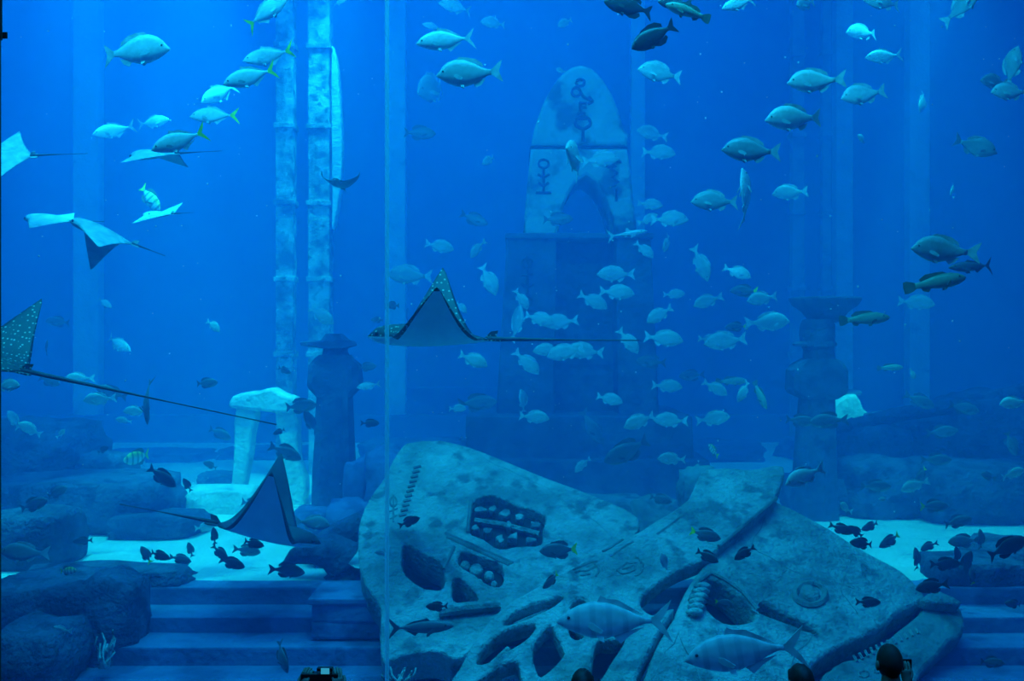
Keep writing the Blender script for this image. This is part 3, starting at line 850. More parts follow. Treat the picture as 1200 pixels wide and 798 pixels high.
def fin_mesh(name, outline, bend, th=.004, tf=None):
    n = len(outline); vs, fs = [], []
    for s in (-1, 1):
        for x, z in outline:
            v = Vector((x, s * th, z))
            if tf: v = tf @ v
            vs.append(bendf(v, bend))
    fs.append(tuple(range(n))); fs.append(tuple(range(2 * n - 1, n - 1, -1)))
    for k in range(n):
        fs.append((k, n + k, n + (k + 1) % n, (k + 1) % n))
    me = mesh(name, vs, fs)
    bm = bmesh.new(); bm.from_mesh(me); bmesh.ops.triangulate(bm, faces=[f for f in bm.faces if len(f.verts) > 4]); bm.to_mesh(me); bm.free()
    return me


SPEC = {
    'palebream': ('bream', 'f_trevally', 'f_silver_fin', 'fork', 'f_silver_fin', 'bright silver bream', 'fish'),  # body kind, skin, fins, tail shape, tail colour, words, category
    'bream': ('bream', 'f_silver', 'f_silver_fin', 'fork', 'f_silver_fin', 'silver bream', 'fish'),
    'trevally': ('trevally', 'f_trevally', 'f_silver_fin', 'deepfork', 'f_silver_fin', 'pale trevally', 'fish'),
    'yelltrev': ('trevally', 'f_trevally', 'f_silver_fin', 'deepfork', 'f_yellow', 'yellow tailed trevally', 'fish'),
    'jack': ('trevally', 'f_bar', 'f_silver_fin', 'deepfork', 'f_silver_fin', 'barred jack', 'fish'),
    'dark': ('oval', 'f_dark', 'f_dark_fin', 'fork', 'f_dark_fin', 'black oval fish', 'fish'),
    'slate': ('oval', 'f_slate', 'f_slate_fin', 'fork', 'f_slate_fin', 'dark blue fish', 'fish'),
    'darkbream': ('bream', 'f_dusky', 'f_dusky_fin', 'fork', 'f_dusky_fin', 'dark bream', 'fish'),
    'yelldark': ('oval', 'f_slate', 'f_slate_fin', 'fork', 'f_yellow', 'yellow tailed dark fish', 'fish'),
    'olive': ('grouper', 'f_olive', 'f_olive_fin', 'fan', 'f_olive_fin', 'olive grouper', 'fish'),
    'slatejack': ('jack', 'f_slate', 'f_slate_fin', 'deepfork', 'f_slate_fin', 'dark slender fish', 'fish'),
    'sergeant': ('oval', 'f_sergeant', 'f_olive_fin', 'fork', 'f_yellow', 'striped yellow fish', 'fish'),
    'shark': ('shark', 'f_trevally', 'f_silver_fin', 'deepfork', 'f_silver_fin', 'slender pale shark', 'shark'),
}
KNAME = {'palebream': 'bream', 'bream': 'bream', 'trevally': 'trevally', 'yelltrev': 'trevally', 'jack': 'jack_fish', 'dark': 'surgeonfish', 'slate': 'damselfish', 'darkbream': 'bream',
         'yelldark': 'yellowtail_fish', 'olive': 'grouper', 'slatejack': 'reef_fish', 'sergeant': 'sergeant_fish', 'shark': 'small_shark'}
_cache = {}


def fish_meshes(sp, b):
    key = (sp, b)
    if key in _cache: return _cache[key]
    kind, skin, finm, tail, tailm, words, cat = SPEC[sp]
    bend = (-.45, 0.0, .45)[b]
    out = []

    def add(nm, me, mt):
        me.materials.append(M[mt]); out.append((nm, me))
    add('body', fish_body(kind, bend), skin)
    add('tail_fin', fin_mesh('tail_fin', FINS[tail], bend), tailm)
    d, a = UP[kind]
    add('dorsal_fin', fin_mesh('dorsal_fin', d, bend), finm)
    add('anal_fin', fin_mesh('anal_fin', a, bend), finm)
    w = max(p[3] for p in PROF[kind])
    hb = min(p[2] for p in PROF[kind])
    for s in (-1, 1):
        tf = Matrix.Translation((.23, s * (w - .012), -.02)) @ Matrix.Rotation(s * -.5, 4, 'Z')
        add('pectoral_fin', fin_mesh('pectoral_fin', [(0, .014), (-.06, .012), (-.15, -.05), (-.13, -.075), (-.05, -.05), (0, -.016)], 0, .003, tf), finm)
    for s in (-1, 1):
        tf = Matrix.Translation((.17, s * .02, hb * .72)) @ Matrix.Rotation(s * .35, 4, 'X')
        add('pelvic_fin', fin_mesh('pelvic_fin', [(0, .01), (-.04, -.055), (-.085, -.075), (-.08, -.02), (-.06, .01)], 0, .003, tf), finm)
    p = PROF[kind][2]
    for s in (-1, 1):
        bm = bmesh.new(); bmesh.ops.create_icosphere(bm, subdivisions=1, radius=.016)
        bmesh.ops.translate(bm, verts=bm.verts, vec=(.5 - .83 * (p[0] + .01), s * (p[3] - .004), (p[1] * .42)))
        add('eye', from_bm('eye', bm), 'f_eye')
    _cache[key] = out
    return out


FR = random.Random(5)
NF = [0]


def fish(x, y, ln, dr, tilt, yaw, sp, note, Y=None, b=None, group=None, real=.50):
    kind, skin, finm, tail, tailm, words, cat = SPEC[sp]
    if Y is None: Y = min(max(real * FPX / ln, 8.3), 14.0)
    s = ln * Y / FPX / max(math.cos(math.radians(yaw)), .42)
    sg = -1 if dr == 'L' else 1
    t, w = math.radians(tilt), math.radians(yaw)
    f = Vector((sg * math.cos(w) * math.cos(t), -math.sin(w) * math.cos(t), math.sin(t)))
    l = Vector((0, 0, 1)).cross(f).normalized(); u = f.cross(l)
    roll = math.radians(FR.uniform(-8, 8))
    l, u = l * math.cos(roll) + u * math.sin(roll), u * math.cos(roll) - l * math.sin(roll)
    m = Matrix((f, l, u)).transposed().to_4x4() @ Matrix.Diagonal((s, s, s, 1))
    m.translation = at(x, y, Y)
    lab = f'{words} {note}'
    t_ = thing(KNAME[sp], lab, cat, group=group)
    t_.matrix_world = m
    bb = FR.randrange(3) if b is None else b
    parts = fish_meshes(sp, bb)
    if ln < 26: parts = parts[:4]
    for nm, me in parts:
        o = bpy.data.objects.new(nm, me); C.objects.link(o); o.parent = t_
    NF[0] += 1
    return t_


F = [
    # top left
    (158, 60, 84, 'R', 3, 0, 'palebream', 'alone near the top left with steep forehead'),
    (134, 153, 46, 'L', -16, 20, 'trevally', 'alone above the pale rays at left'),
    (312, 14, 62, 'R', 28, 10, 'yelltrev', 'cut by the top edge above the banded pillars'),
    (315, 66, 60, 'L', -14, 10, 'yelltrev', 'uppermost of the slanting school left of the banded pillars'),
    (293, 90, 64, 'L', -20, 10, 'yelltrev', 'second from top in the slanting school at left'),
    (258, 109, 42, 'L', -34, 40, 'trevally', 'turned away in the middle of the slanting left school'),
    (250, 135, 56, 'L', -4, 0, 'yelltrev', 'level in the lower half of the slanting left school'),
    (210, 165, 68, 'L', -21, 5, 'yelltrev', 'lowest of the slanting left school touching a ray'),
    (180, 143, 40, 'R', 6, 10, 'trevally', 'faint and far behind the lowest fish of the left school', 14.0),
    (175, 232, 40, 'R', -48, 10, 'sergeant', 'diving onto the small ray at left'),
    (68, 377, 28, 'L', 4, 10, 'slate', 'far off at left above the cut off spotted ray', 14.0),
    (250, 382, 22, 'R', -30, 30, 'bream', 'small and bright alone left of the banded pillars', 13.0),
    (123, 355, 22, 'R', -30, 20, 'trevally', 'faint far fish below the two pale rays', 14.6),
    # top centre
    (522, 47, 70, 'L', -8, 0, 'trevally', 'upper of the pair right of the window seam at top'),
    (550, 87, 78, 'L', -3, 0, 'bream', 'large lower one of the pair right of the seam at top'),
    (509, 104, 36, 'L', -20, 62, 'bream', 'facing the viewer in front of the large seam bream'),
    (534, 8, 40, 'L', 5, 20, 'trevally', 'faint near top edge right of the seam', 13.6),
    (578, 27, 30, 'L', 0, 15, 'bream', 'faint small one near top left of the tower', 13.8),
    (507, 31, 24, 'L', 5, 20, 'trevally', 'faint just above the upper pair fish by the seam', 14.4),
    (492, 156, 38, 'R', -4, 5, 'slate', 'faint and far between seam and tower spire', 13.6),
    (573, 188, 18, 'L', -30, 40, 'bream', 'tiny faint one left of the tower arch', 14.0),
    (398, 2, 20, 'R', 10, 20, 'trevally', 'cut by top edge right of the banded pillars', 13.0),
    (737, 7, 60, 'L', 8, 5, 'dark', 'leftmost of the black group at the top edge', 8.0),
    (790, 4, 40, 'L', 0, 15, 'dark', 'right of the leftmost one and cut by the top edge', 8.3),
    (806, 14, 56, 'L', 17, 5, 'olive', 'crossing the black group at the top edge', 7.8),
    (766, 43, 60, 'L', -30, 5, 'dark', 'lowest and largest of the group at the top edge', 7.9),
    (866, 4, 44, 'L', -20, 5, 'trevally', 'cut by top edge right of the black group', 8.6),
    (773, 86, 54, 'L', 6, 15, 'bream', 'alone right of the tower spire'),
    (763, 157, 36, 'L', 10, 20, 'bream', 'upper of two beside the tower right edge'),
    (772, 179, 40, 'R', -8, 10, 'bream', 'lower of two beside the tower right edge'),
    (880, 177, 70, 'L', 2, 0, 'darkbream', 'with pale outline right of the tower at arch height'),
    (662, 27, 20, 'L', -30, 30, 'bream', 'tiny faint one above the tower spire', 14.0),
    (657, 83, 12, 'L', 0, 40, 'bream', 'very small one beside the tip of the spire', 13.5),
    (676, 188, 34, 'L', 10, 68, 'bream', 'facing the viewer before the tower arch top', 9.5),
    (704, 187, 44, 'R', 2, 5, 'bream', 'faint beside the head on one before the tower', 12.8),
    # top right
    (944, 4, 30, 'L', -20, 40, 'bream', 'cut by the top edge above the paired bream at right', 10.0),
    (1035, 2, 50, 'L', 0, 10, 'bream', 'cut by the top edge at upper right', 10.0),
    (1128, 6, 30, 'R', 30, 60, 'bream', 'seen from behind at the top edge right', 10.0),
    (1011, 38, 44, 'L', -6, 15, 'palebream', 'uppermost whole one at upper right'),
    (1036, 66, 48, 'L', -8, 10, 'trevally', 'small slim one below the uppermost right bream'),
    (955, 96, 66, 'L', -3, 0, 'palebream', 'left one of the side by side pair at upper right'),
    (1012, 111, 58, 'L', -12, 10, 'palebream', 'right one of the side by side pair at upper right'),
    (931, 139, 70, 'L', -4, 0, 'palebream', 'below the left one of the upper right pair'),
    (1082, 119, 26, 'L', -60, 40, 'bream', 'faint upended one right of the upper right pair', 13.0),
    (1010, 163, 15, 'L', 30, 30, 'bream', 'tiny bright one below the upper right pair', 12.0),
    (1187, 78, 34, 'R', 76, 45, 'bream', 'swimming straight up at the right edge', 10.0),
    (1165, 96, 38, 'L', 0, 15, 'darkbream', 'behind the pale one at the upper right edge', 10.5),
    (1184, 108, 50, 'L', -3, 10, 'palebream', 'cut by the right edge near the top', 9.4),
    (1142, 172, 54, 'R', -18, 5, 'bream', 'alone at right with its head pointing down right'),
    (926, 226, 44, 'L', -6, 5, 'bream', 'above the dish statue in open water'),
    (838, 236, 58, 'L', -2, 0, 'darkbream', 'with raised back left of a head on bright fish'),
    (875, 231, 38, 'L', 62, 58, 'palebream', 'bright upended one beside the high backed dark bream', 9.5),
    (1105, 294, 76, 'L', 4, 0, 'bream', 'largest of the trio at the right'),
    (1140, 312, 60, 'L', -4, 5, 'slatejack', 'behind the largest of the right trio', 9.5),
    (1098, 331, 70, 'R', 10, 0, 'olive', 'lowest of the right trio'),
    (1013, 374, 58, 'R', 4, 5, 'olive', 'beside the dish of the statue', 9.8),
    (1074, 355, 36, 'R', -8, 30, 'bream', 'faint ghostly one below the right trio', 14.0),
    (1117, 222, 16, 'L', -50, 40, 'bream', 'tiny one above the right trio', 13.0),
    # middle, around the tower
    (376, 370, 38, 'R', -32, 10, 'bream', 'faint and diving above the robed statue', 13.2),
    (515, 289, 36, 'R', -14, 10, 'bream', 'left of the tower above the spotted ray'),
    (556, 257, 34, 'R', -22, 10, 'slate', 'faint left of the tower at arch height', 13.8),
    (559, 292, 22, 'L', -50, 40, 'bream', 'small steep one left of the tower above the ray', 13.0),
    (480, 323, 54, 'L', 2, 0, 'darkbream', 'faint behind the seam above the spotted ray', 13.4),
    (572, 328, 40, 'R', -62, 20, 'bream', 'nose down between spotted ray and tower', 13.0),
    (460, 358, 14, 'L', 0, 50, 'slate', 'tiny round one over the spotted ray snout', 12.0),
    (442, 375, 14, 'L', 0, 30, 'slate', 'tiny faint one just ahead of the spotted ray', 13.0),
    (540, 360, 18, 'R', -40, 30, 'bream', 'tiny one behind the raised ray wing', 13.5),
    (654, 257, 36, 'R', 0, 5, 'slate', 'faint inside the tower arch'),
    (762, 240, 30, 'R', -8, 10, 'bream', 'small one at the tower right edge above a level pair'),
    (785, 257, 44, 'R', -3, 5, 'bream', 'long one right of the tower ledge'),
    (760, 257, 22, 'R', 20, 30, 'bream', 'small tilted one left of the long ledge bream', 13.6),
    (735, 274, 48, 'R', 8, 0, 'shark', 'level with the tower ledge', 12.0),
    (755, 293, 28, 'R', -42, 15, 'bream', 'diving just under the tower ledge', 13.8),
    (782, 285, 20, 'L', -60, 40, 'bream', 'small upended one right of the tower ledge', 13.4),
    (821, 309, 36, 'R', -66, 40, 'bream', 'slim nose down one right of the tower', 12.6),
    (864, 319, 34, 'R', -24, 10, 'palebream', 'bright and tilted right of the nose down slim one', 12.0),
    (721, 322, 44, 'L', 0, 5, 'bream', 'topmost of the three fish cluster before the tower', 12.6),
    (723, 343, 42, 'R', -6, 5, 'bream', 'middle of the three fish cluster before the tower', 12.3),
    (695, 353, 38, 'R', -28, 10, 'bream', 'lowest of the three fish cluster before the tower', 12.9),
    (611, 351, 28, 'R', -58, 15, 'bream', 'nose down on the tower left pier', 13.4),
    (607, 379, 32, 'R', 78, 45, 'bream', 'slim upright one on the tower left pier', 13.4),
    (632, 374, 38, 'R', -18, 10, 'bream', 'bright one above the spotted ray tail', 12.8),
    (656, 378, 42, 'L', -6, 10, 'bream', 'fainter one meeting another above the ray tail', 13.6),
    (773, 369, 36, 'L', -30, 15, 'bream', 'bright tilted one right of the tower mid height', 12.4),
    (790, 345, 26, 'R', 0, 10, 'bream', 'faint one above the bright tilted tower fish', 14.2),
    (829, 353, 36, 'L', -20, 10, 'bream', 'tilted one midway between tower and dish statue', 12.8),
    (872, 341, 34, 'L', 0, 5, 'yelldark', 'left of the statue dish', 12.4),
    (893, 350, 38, 'L', -10, 10, 'bream', 'near the left rim of the statue dish', 12.2),
    (900, 378, 52, 'R', 2, 0, 'bream', 'long one below the statue dish rim', 12.6),
    (736, 400, 36, 'R', -52, 15, 'bream', 'nose down at the end of the spotted ray tail', 12.4),
    (778, 397, 46, 'R', -8, 5, 'bream', 'right of the end of the spotted ray tail', 12.2),
    (850, 400, 52, 'L', -8, 5, 'bream', 'large faint one midway to the dish statue', 12.8),
    (862, 383, 26, 'L', -4, 10, 'yelldark', 'small one above the large faint midway bream', 12.9),
    (832, 398, 28, 'R', -6, 10, 'bream', 'touching the large faint midway bream on its left', 13.4),
    (641, 410, 34, 'L', -8, 10, 'bream', 'left end of the overlapping row under the ray tail', 12.8),
    (663, 413, 46, 'L', -14, 5, 'bream', 'centre of the overlapping row under the ray tail', 12.3),
    (685, 412, 46, 'L', 4, 5, 'bream', 'right end of the overlapping row under the ray tail', 12.6),
    (617, 425, 40, 'R', -44, 10, 'bream', 'diving on the tower pier below the ray tail', 12.9),
    (554, 422, 38, 'R', -22, 10, 'bream', 'tilted just below the spotted ray', 11.8),
    (763, 424, 36, 'L', 4, 5, 'slate', 'right of the tower under the ray tail end', 13.4),
    (714, 468, 32, 'R', -14, 15, 'bream', 'alone on the dark tower recess', 12.6),
    (626, 489, 36, 'R', -6, 10, 'bream', 'low on the tower left pier', 12.4),
    (613, 470, 24, 'L', 76, 35, 'bream', 'faint upright one above the low pier fish', 13.4),
    (782, 453, 36, 'R', -4, 5, 'bream', 'faint one right of the tower recess', 13.2),
    (749, 494, 40, 'L', -22, 10, 'bream', 'bright one low at the tower right corner', 11.6),
    (785, 493, 40, 'L', 2, 5, 'bream', 'facing the bright low corner fish from the right', 12.6),
    (735, 529, 60, 'L', -24, 5, 'slate', 'large and dim over the tower plinth', 11.2),
    (787, 538, 34, 'L', 2, 5, 'bream', 'bright one by the plinth right end', 11.4),
    (838, 455, 32, 'R', -30, 10, 'bream', 'tilted one left of two slim fish by the statue', 13.2),
    (872, 459, 28, 'L', -52, 25, 'bream', 'slim bright one left of the dish statue', 12.4),
    (890, 463, 30, 'R', -62, 35, 'olive', 'slim nose down one beside the dish statue', 12.6),
    (836, 491, 40, 'R', 8, 5, 'bream', 'faint one over the rubble chunk', 13.2),
    (858, 447, 36, 'R', 2, 0, 'olive', 'faint one above the rubble', 13.8),
    (836, 528, 18, 'L', 40, 40, 'sergeant', 'tiny one above the rubble chunk', 12.0),
    (693, 500, 44, 'R', -56, 20, 'slate', 'large faint one curling on the dark tower base', 13.9),
    (810, 440, 30, 'L', -4, 5, 'slate', 'faint one between tower and slim fish', 14.2),
    (560, 472, 46, 'R', 4, 5, 'slate', 'faint one left of the tower plinth', 13.6),
    (536, 479, 22, 'R', 0, 10, 'bream', 'small faint one left of the tower plinth', 13.4),
    (682, 545, 22, 'L', -40, 30, 'bream', 'small faint one over the plinth centre', 12.4),
    (774, 585, 26, 'R', -10, 20, 'slate', 'small one behind the fallen shaft left of the rubble', 10.8),
    # left middle
    (8, 452, 34, 'R', 0, 5, 'bream', 'cut by the left edge under the spotted ray', 9.5),
    (58, 446, 30, 'R', -14, 15, 'slate', 'dim one below the left spotted ray tail base', 12.6),
    (92, 444, 34, 'L', -4, 5, 'bream', 'just under the start of the left ray tail', 12.0),
    (116, 468, 36, 'L', -4, 5, 'bream', 'lower pale one below the left ray tail', 11.6),
    (130, 460, 36, 'L', 22, 10, 'slate', 'dark backed one behind the lower pale tail fish', 12.6),
    (159, 482, 28, 'L', 0, 10, 'bream', 'pale one left of the slim upright dark fish', 12.2),
    (145, 493, 18, 'L', 10, 15, 'bream', 'small one above the left rock mound', 13.0),
    (171, 470, 36, 'R', -80, 50, 'slatejack', 'upright under the left ray tail', 11.0),
    (242, 449, 28, 'R', 4, 5, 'slate', 'left of the ruined doorway lintel', 12.0),
    (138, 403, 40, 'R', -24, 20, 'trevally', 'faint large one above the left ray tail', 14.6),
    (16, 492, 20, 'L', 60, 40, 'bream', 'small upended one at the left edge over rocks', 12.4),
    (35, 503, 20, 'L', 30, 50, 'bream', 'small bright one over the left edge rocks', 11.8),
    (72, 508, 14, 'R', 40, 20, 'bream', 'tiny one over the left rock mound', 12.6),
    (54, 408, 16, 'R', 70, 40, 'slatejack', 'tiny one just above the left spotted ray', 12.0),
    (162, 536, 20, 'L', -4, 62, 'sergeant', 'facing the viewer above the left ledge rock', 11.8),
    (190, 559, 40, 'R', -34, 5, 'dark', 'above the bright sand at left', 10.5),
    (219, 568, 14, 'L', 60, 40, 'dark', 'tiny one over the bright flat stone', 11.5),
    (246, 545, 16, 'L', 26, 20, 'slate', 'tiny one left of the doorway jamb', 13.0),
    (121, 527, 16, 'R', 24, 15, 'dark', 'small one over the left rock ledge', 12.0),
    (258, 508, 30, 'R', -22, 10, 'slate', 'faint one left of the ruined doorway', 14.0),
    (66, 577, 30, 'R', 24, 5, 'slate', 'pale backed one on the left ledge rock', 11.2),
    (40, 591, 36, 'R', 18, 5, 'slate', 'low on the left boulder', 10.3),
    (335, 530, 40, 'R', -24, 5, 'slate', 'crossing the right jamb of the ruined doorway', 11.5),
    (352, 476, 40, 'R', 6, 5, 'slate', 'between doorway lintel and robed statue', 12.4),
    (327, 506, 14, 'L', -20, 20, 'dark', 'tiny one inside the ruined doorway', 12.4),
    (333, 434, 18, 'R', -20, 10, 'slate', 'small one above the doorway lintel', 12.8),
    (363, 494, 20, 'L', 60, 50, 'slate', 'against the left side of the robed statue', 12.6),
    (434, 496, 22, 'R', 0, 5, 'dark', 'thin one right of the robed statue', 12.0),
    (430, 430, 24, 'R', 6, 10, 'slate', 'faint one at the robed statue shoulder', 13.0),
    (432, 452, 28, 'L', -10, 10, 'trevally', 'pale one just right of the robed statue', 13.2),
    (296, 592, 34, 'R', -10, 10, 'slate', 'over the wing of the lower ray at left', 12.6),
    # over the left sand
    (97, 634, 22, 'L', -4, 10, 'dark', 'leftmost over the left sand strip', 10.8),
    (171, 650, 22, 'L', 62, 20, 'yelldark', 'upended where the sand meets the low flat rock', 9.6),
    (187, 651, 26, 'R', -14, 5, 'dark', 'facing right at the tip of the low flat rock', 9.6),
    (212, 655, 26, 'R', -14, 5, 'slate', 'third from left along the sand strip edge', 10.0),
    (223, 644, 16, 'L', 74, 30, 'slate', 'pale upright one over the middle sand', 10.4),
    (251, 628, 16, 'L', 84, 40, 'dark', 'short upright one over the sand below the ray', 10.4),
    (240, 618, 26, 'R', 8, 10, 'bream', 'pale one behind the lower ray tail', 11.4),
    (258, 648, 26, 'R', -42, 10, 'dark', 'upper of the close pair over the sand', 10.2),
    (272, 660, 32, 'R', -16, 5, 'dark', 'lower of the close pair over the sand', 10.0),
    (290, 645, 32, 'R', -8, 5, 'slate', 'pale grey one right of the close sand pair', 10.6),
    (297, 637, 26, 'R', -12, 5, 'dark', 'tucked under the lower ray belly', 9.8),
    (337, 668, 42, 'R', -8, 5, 'slate', 'under the curved stone horn', 9.6),
    (367, 613, 42, 'R', -8, 5, 'darkbream', 'behind the lower ray dark wing', 9.8),
    (28, 648, 52, 'L', 4, 10, 'darkbream', 'large faint one on the lower left boulder', 8.8),
    (79, 669, 24, 'R', 6, 10, 'sergeant', 'small one over the low flat rock', 9.2),
    (71, 739, 26, 'L', 4, 10, 'bream', 'small pale one against the lower left boulder', 8.5),
    # over the fallen slabs
    (480, 611, 26, 'R', 20, 5, 'dark', 'leaf like on the carved slab upper left', 9.3),
    (512, 711, 26, 'L', 2, 5, 'dark', 'small one below the slab mask holes', 8.2),
    (493, 735, 78, 'R', 2, 0, 'slatejack', 'long one over the carved slab bottom', 7.9),
    (447, 648, 16, 'L', 10, 10, 'bream', 'tiny pale one at the carved slab left rim', 9.0),
    (718, 727, 132, 'L', -2, 0, 'jack', 'longest one across the fallen shaft', 7.55),
    (870, 763, 138, 'L', -10, 0, 'jack', 'lower right one across the bossed slab', 7.35),
    (655, 645, 46, 'L', -2, 5, 'yelldark', 'large over the fallen shaft carving', 8.6),
    (646, 681, 24, 'L', -30, 30, 'yelldark', 'small over the middle of the fallen shaft', 8.2),
    (827, 627, 36, 'R', -14, 5, 'yelldark', 'where shaft and bossed slab meet', 8.6),
    (872, 648, 28, 'L', -32, 10, 'dark', 'on the upper face of the bossed slab', 8.4),
    (778, 659, 22, 'L', 70, 30, 'bream', 'small bright upended one by the shaft edge', 8.3),
    (829, 652, 24, 'R', -20, 35, 'dark', 'small one in the joint under the yellow tail', 8.4),
    (1018, 706, 28, 'R', 2, 5, 'dark', 'right of the round boss', 8.3),
    (848, 705, 16, 'R', 0, 30, 'yelldark', 'tiny one in the mouth hole', 8.2),
    (943, 558, 52, 'L', -22, 10, 'palebream', 'large close one at the foot of the dish statue', 8.4),  # paler skin makes up for weak light on this fish
    # right middle
    (1187, 472, 34, 'L', -8, 5, 'palebream', 'bright one at the right edge over the dark rocks', 10.5),
    (1078, 470, 36, 'R', -24, 10, 'slate', 'left of two on the right rock crest', 13.2),
    (1129, 478, 36, 'R', -14, 10, 'slate', 'right of two on the right rock crest', 13.0),
    (1104, 506, 34, 'R', 6, 15, 'slate', 'faint broad one below the rock crest pair', 12.8),
    (1098, 539, 34, 'R', 2, 5, 'slate', 'dim one across the right rock shelf', 12.2),
    (970, 493, 44, 'L', -4, 5, 'slate', 'fork tailed one before the dish statue', 11.5),
    (938, 493, 34, 'R', -6, 5, 'slate', 'dim one left of the dish statue waist', 12.0),
    (1071, 569, 34, 'L', -22, 5, 'bream', 'dim one over the right rock shelf front', 11.4),
    (1080, 556, 22, 'L', -40, 20, 'yelldark', 'small one above the shelf front bream', 11.8),
    (1026, 570, 36, 'R', 0, 5, 'slate', 'dim one left on the right rock shelf', 11.8),
    (1187, 555, 28, 'R', 18, 10, 'bream', 'small dim one at the right rock edge', 11.4),
    (1094, 593, 34, 'R', 0, 5, 'yelldark', 'dim one just above the right sand patch', 11.0),
    (1035, 585, 12, 'L', -10, 5, 'bream', 'tiny bright one left above the right sand patch', 10.5),
    (990, 595, 18, 'L', 30, 40, 'bream', 'small one at the bossed slab top edge', 10.8),
    (1043, 431, 30, 'R', 2, 5, 'olive', 'faint one right of the dish statue shoulder', 13.2),
    (1069, 438, 12, 'R', -70, 30, 'bream', 'tiny pale one above the right rocks', 12.0),
    (1185, 520, 26, 'R', -70, 30, 'slate', 'dim upended one on the right edge rock', 12.4),
    (1157, 558, 20, 'L', 20, 20, 'slate', 'small dim one on the long rock shelf', 11.6),
    # over the right sand
    (986, 620, 28, 'R', -20, 5, 'dark', 'leftmost over the bossed slab rim at right sand', 9.2),
    (1003, 623, 24, 'L', 34, 5, 'dark', 'second from left along the right sand', 9.4),
    (1020, 617, 24, 'L', -16, 10, 'slate', 'third from left along the right sand', 9.8),
    (1043, 634, 30, 'L', -28, 5, 'yelldark', 'largest over the left end of the right sand', 9.4),
    (1088, 640, 22, 'L', -22, 10, 'slate', 'round one in the middle of the right sand', 9.8),
    (1108, 661, 36, 'R', 2, 5, 'dark', 'over the lower edge of the right sand', 9.4),
    (1010, 637, 30, 'L', 8, 5, 'dark', 'low one against the slab rim by the right sand', 9.1),
    (1128, 634, 36, 'L', -4, 5, 'slate', 'pale one at the upper right of the right sand', 10.4),
    (1122, 651, 22, 'L', 76, 20, 'dark', 'upright left one of two on the right sand', 9.8),
    (1133, 658, 26, 'R', 70, 20, 'dark', 'upright right one of two on the right sand', 9.7),
    (1075, 655, 26, 'L', 72, 30, 'slate', 'upright pale one on the right sand', 9.9),
    (1150, 632, 24, 'L', 78, 20, 'slate', 'upright one at the right end of the right sand', 10.2),
    (1091, 687, 38, 'L', -10, 5, 'dark', 'beside the broken chip at right', 8.3),
    (1180, 641, 52, 'R', 22, 5, 'dark', 'large one at the right edge by the sand', 8.8),
    (1140, 676, 20, 'L', 70, 20, 'yelldark', 'small upended one under the right sand', 9.0),
    (1122, 611, 34, 'R', 12, 5, 'slate', 'dim one above the right sand', 10.8),
    (1162, 776, 30, 'R', -6, 5, 'slate', 'faint one on the right stairs', 8.0),
    (1188, 708, 24, 'L', 10, 10, 'slate', 'faint one at the right edge above the stairs', 8.6),
    (330, 770, 34, 'R', -62, 30, 'slate', 'curved over the left stairs', 7.9),
]
for e in F:
    e = list(e) + [None] * (9 - len(e))
    fish(*e[:8], Y=e[8])

# ------------------------------------------------------------------ animals: rays


def ray_mat(name, base, spot, scale, size):
    m, nt, b = new_mat(name)
    N = nt.nodes.new; L = nt.links.new
    tc = N('ShaderNodeTexCoord')
    v = N('ShaderNodeTexVoronoi'); v.inputs['Scale'].default_value = scale; v.inputs['Randomness'].default_value = .55; L(tc.outputs['Object'], v.inputs['Vector'])
    r = N('ShaderNodeValToRGB'); r.color_ramp.elements[0].position = size; r.color_ramp.elements[1].position = size + .07
    r.color_ramp.elements[0].color = lin(spot); r.color_ramp.elements[1].color = lin(base)
    L(v.outputs['Distance'], r.inputs['Fac']); L(r.outputs['Color'], b.inputs['Base Color'])
    b.inputs['Roughness'].default_value = .45; b.inputs['Specular IOR Level'].default_value = .35
    return m


M['ray_spot'] = ray_mat('spotted_ray_back', (.045, .065, .055), (.46, .56, .46), 27, .21)
M['ray_dark'] = plain('plain_ray_back', (.07, .09, .10), .5)
M['ray_belly'] = plain('ray_belly', (.93, .96, .96), .5, noise_amt=.08)
M['ray_pale'] = plain('pale_ray_back', (.52, .60, .58), .5)
M['ray_grey'] = plain('grey_ray_belly', (.22, .28, .30), .5)  # grey tone puts the shade of the underside into the colour


def sstep(a, b, x):
    t = min(max((x - a) / (b - a), 0), 1)
    return t * t * (3 - 2 * t)


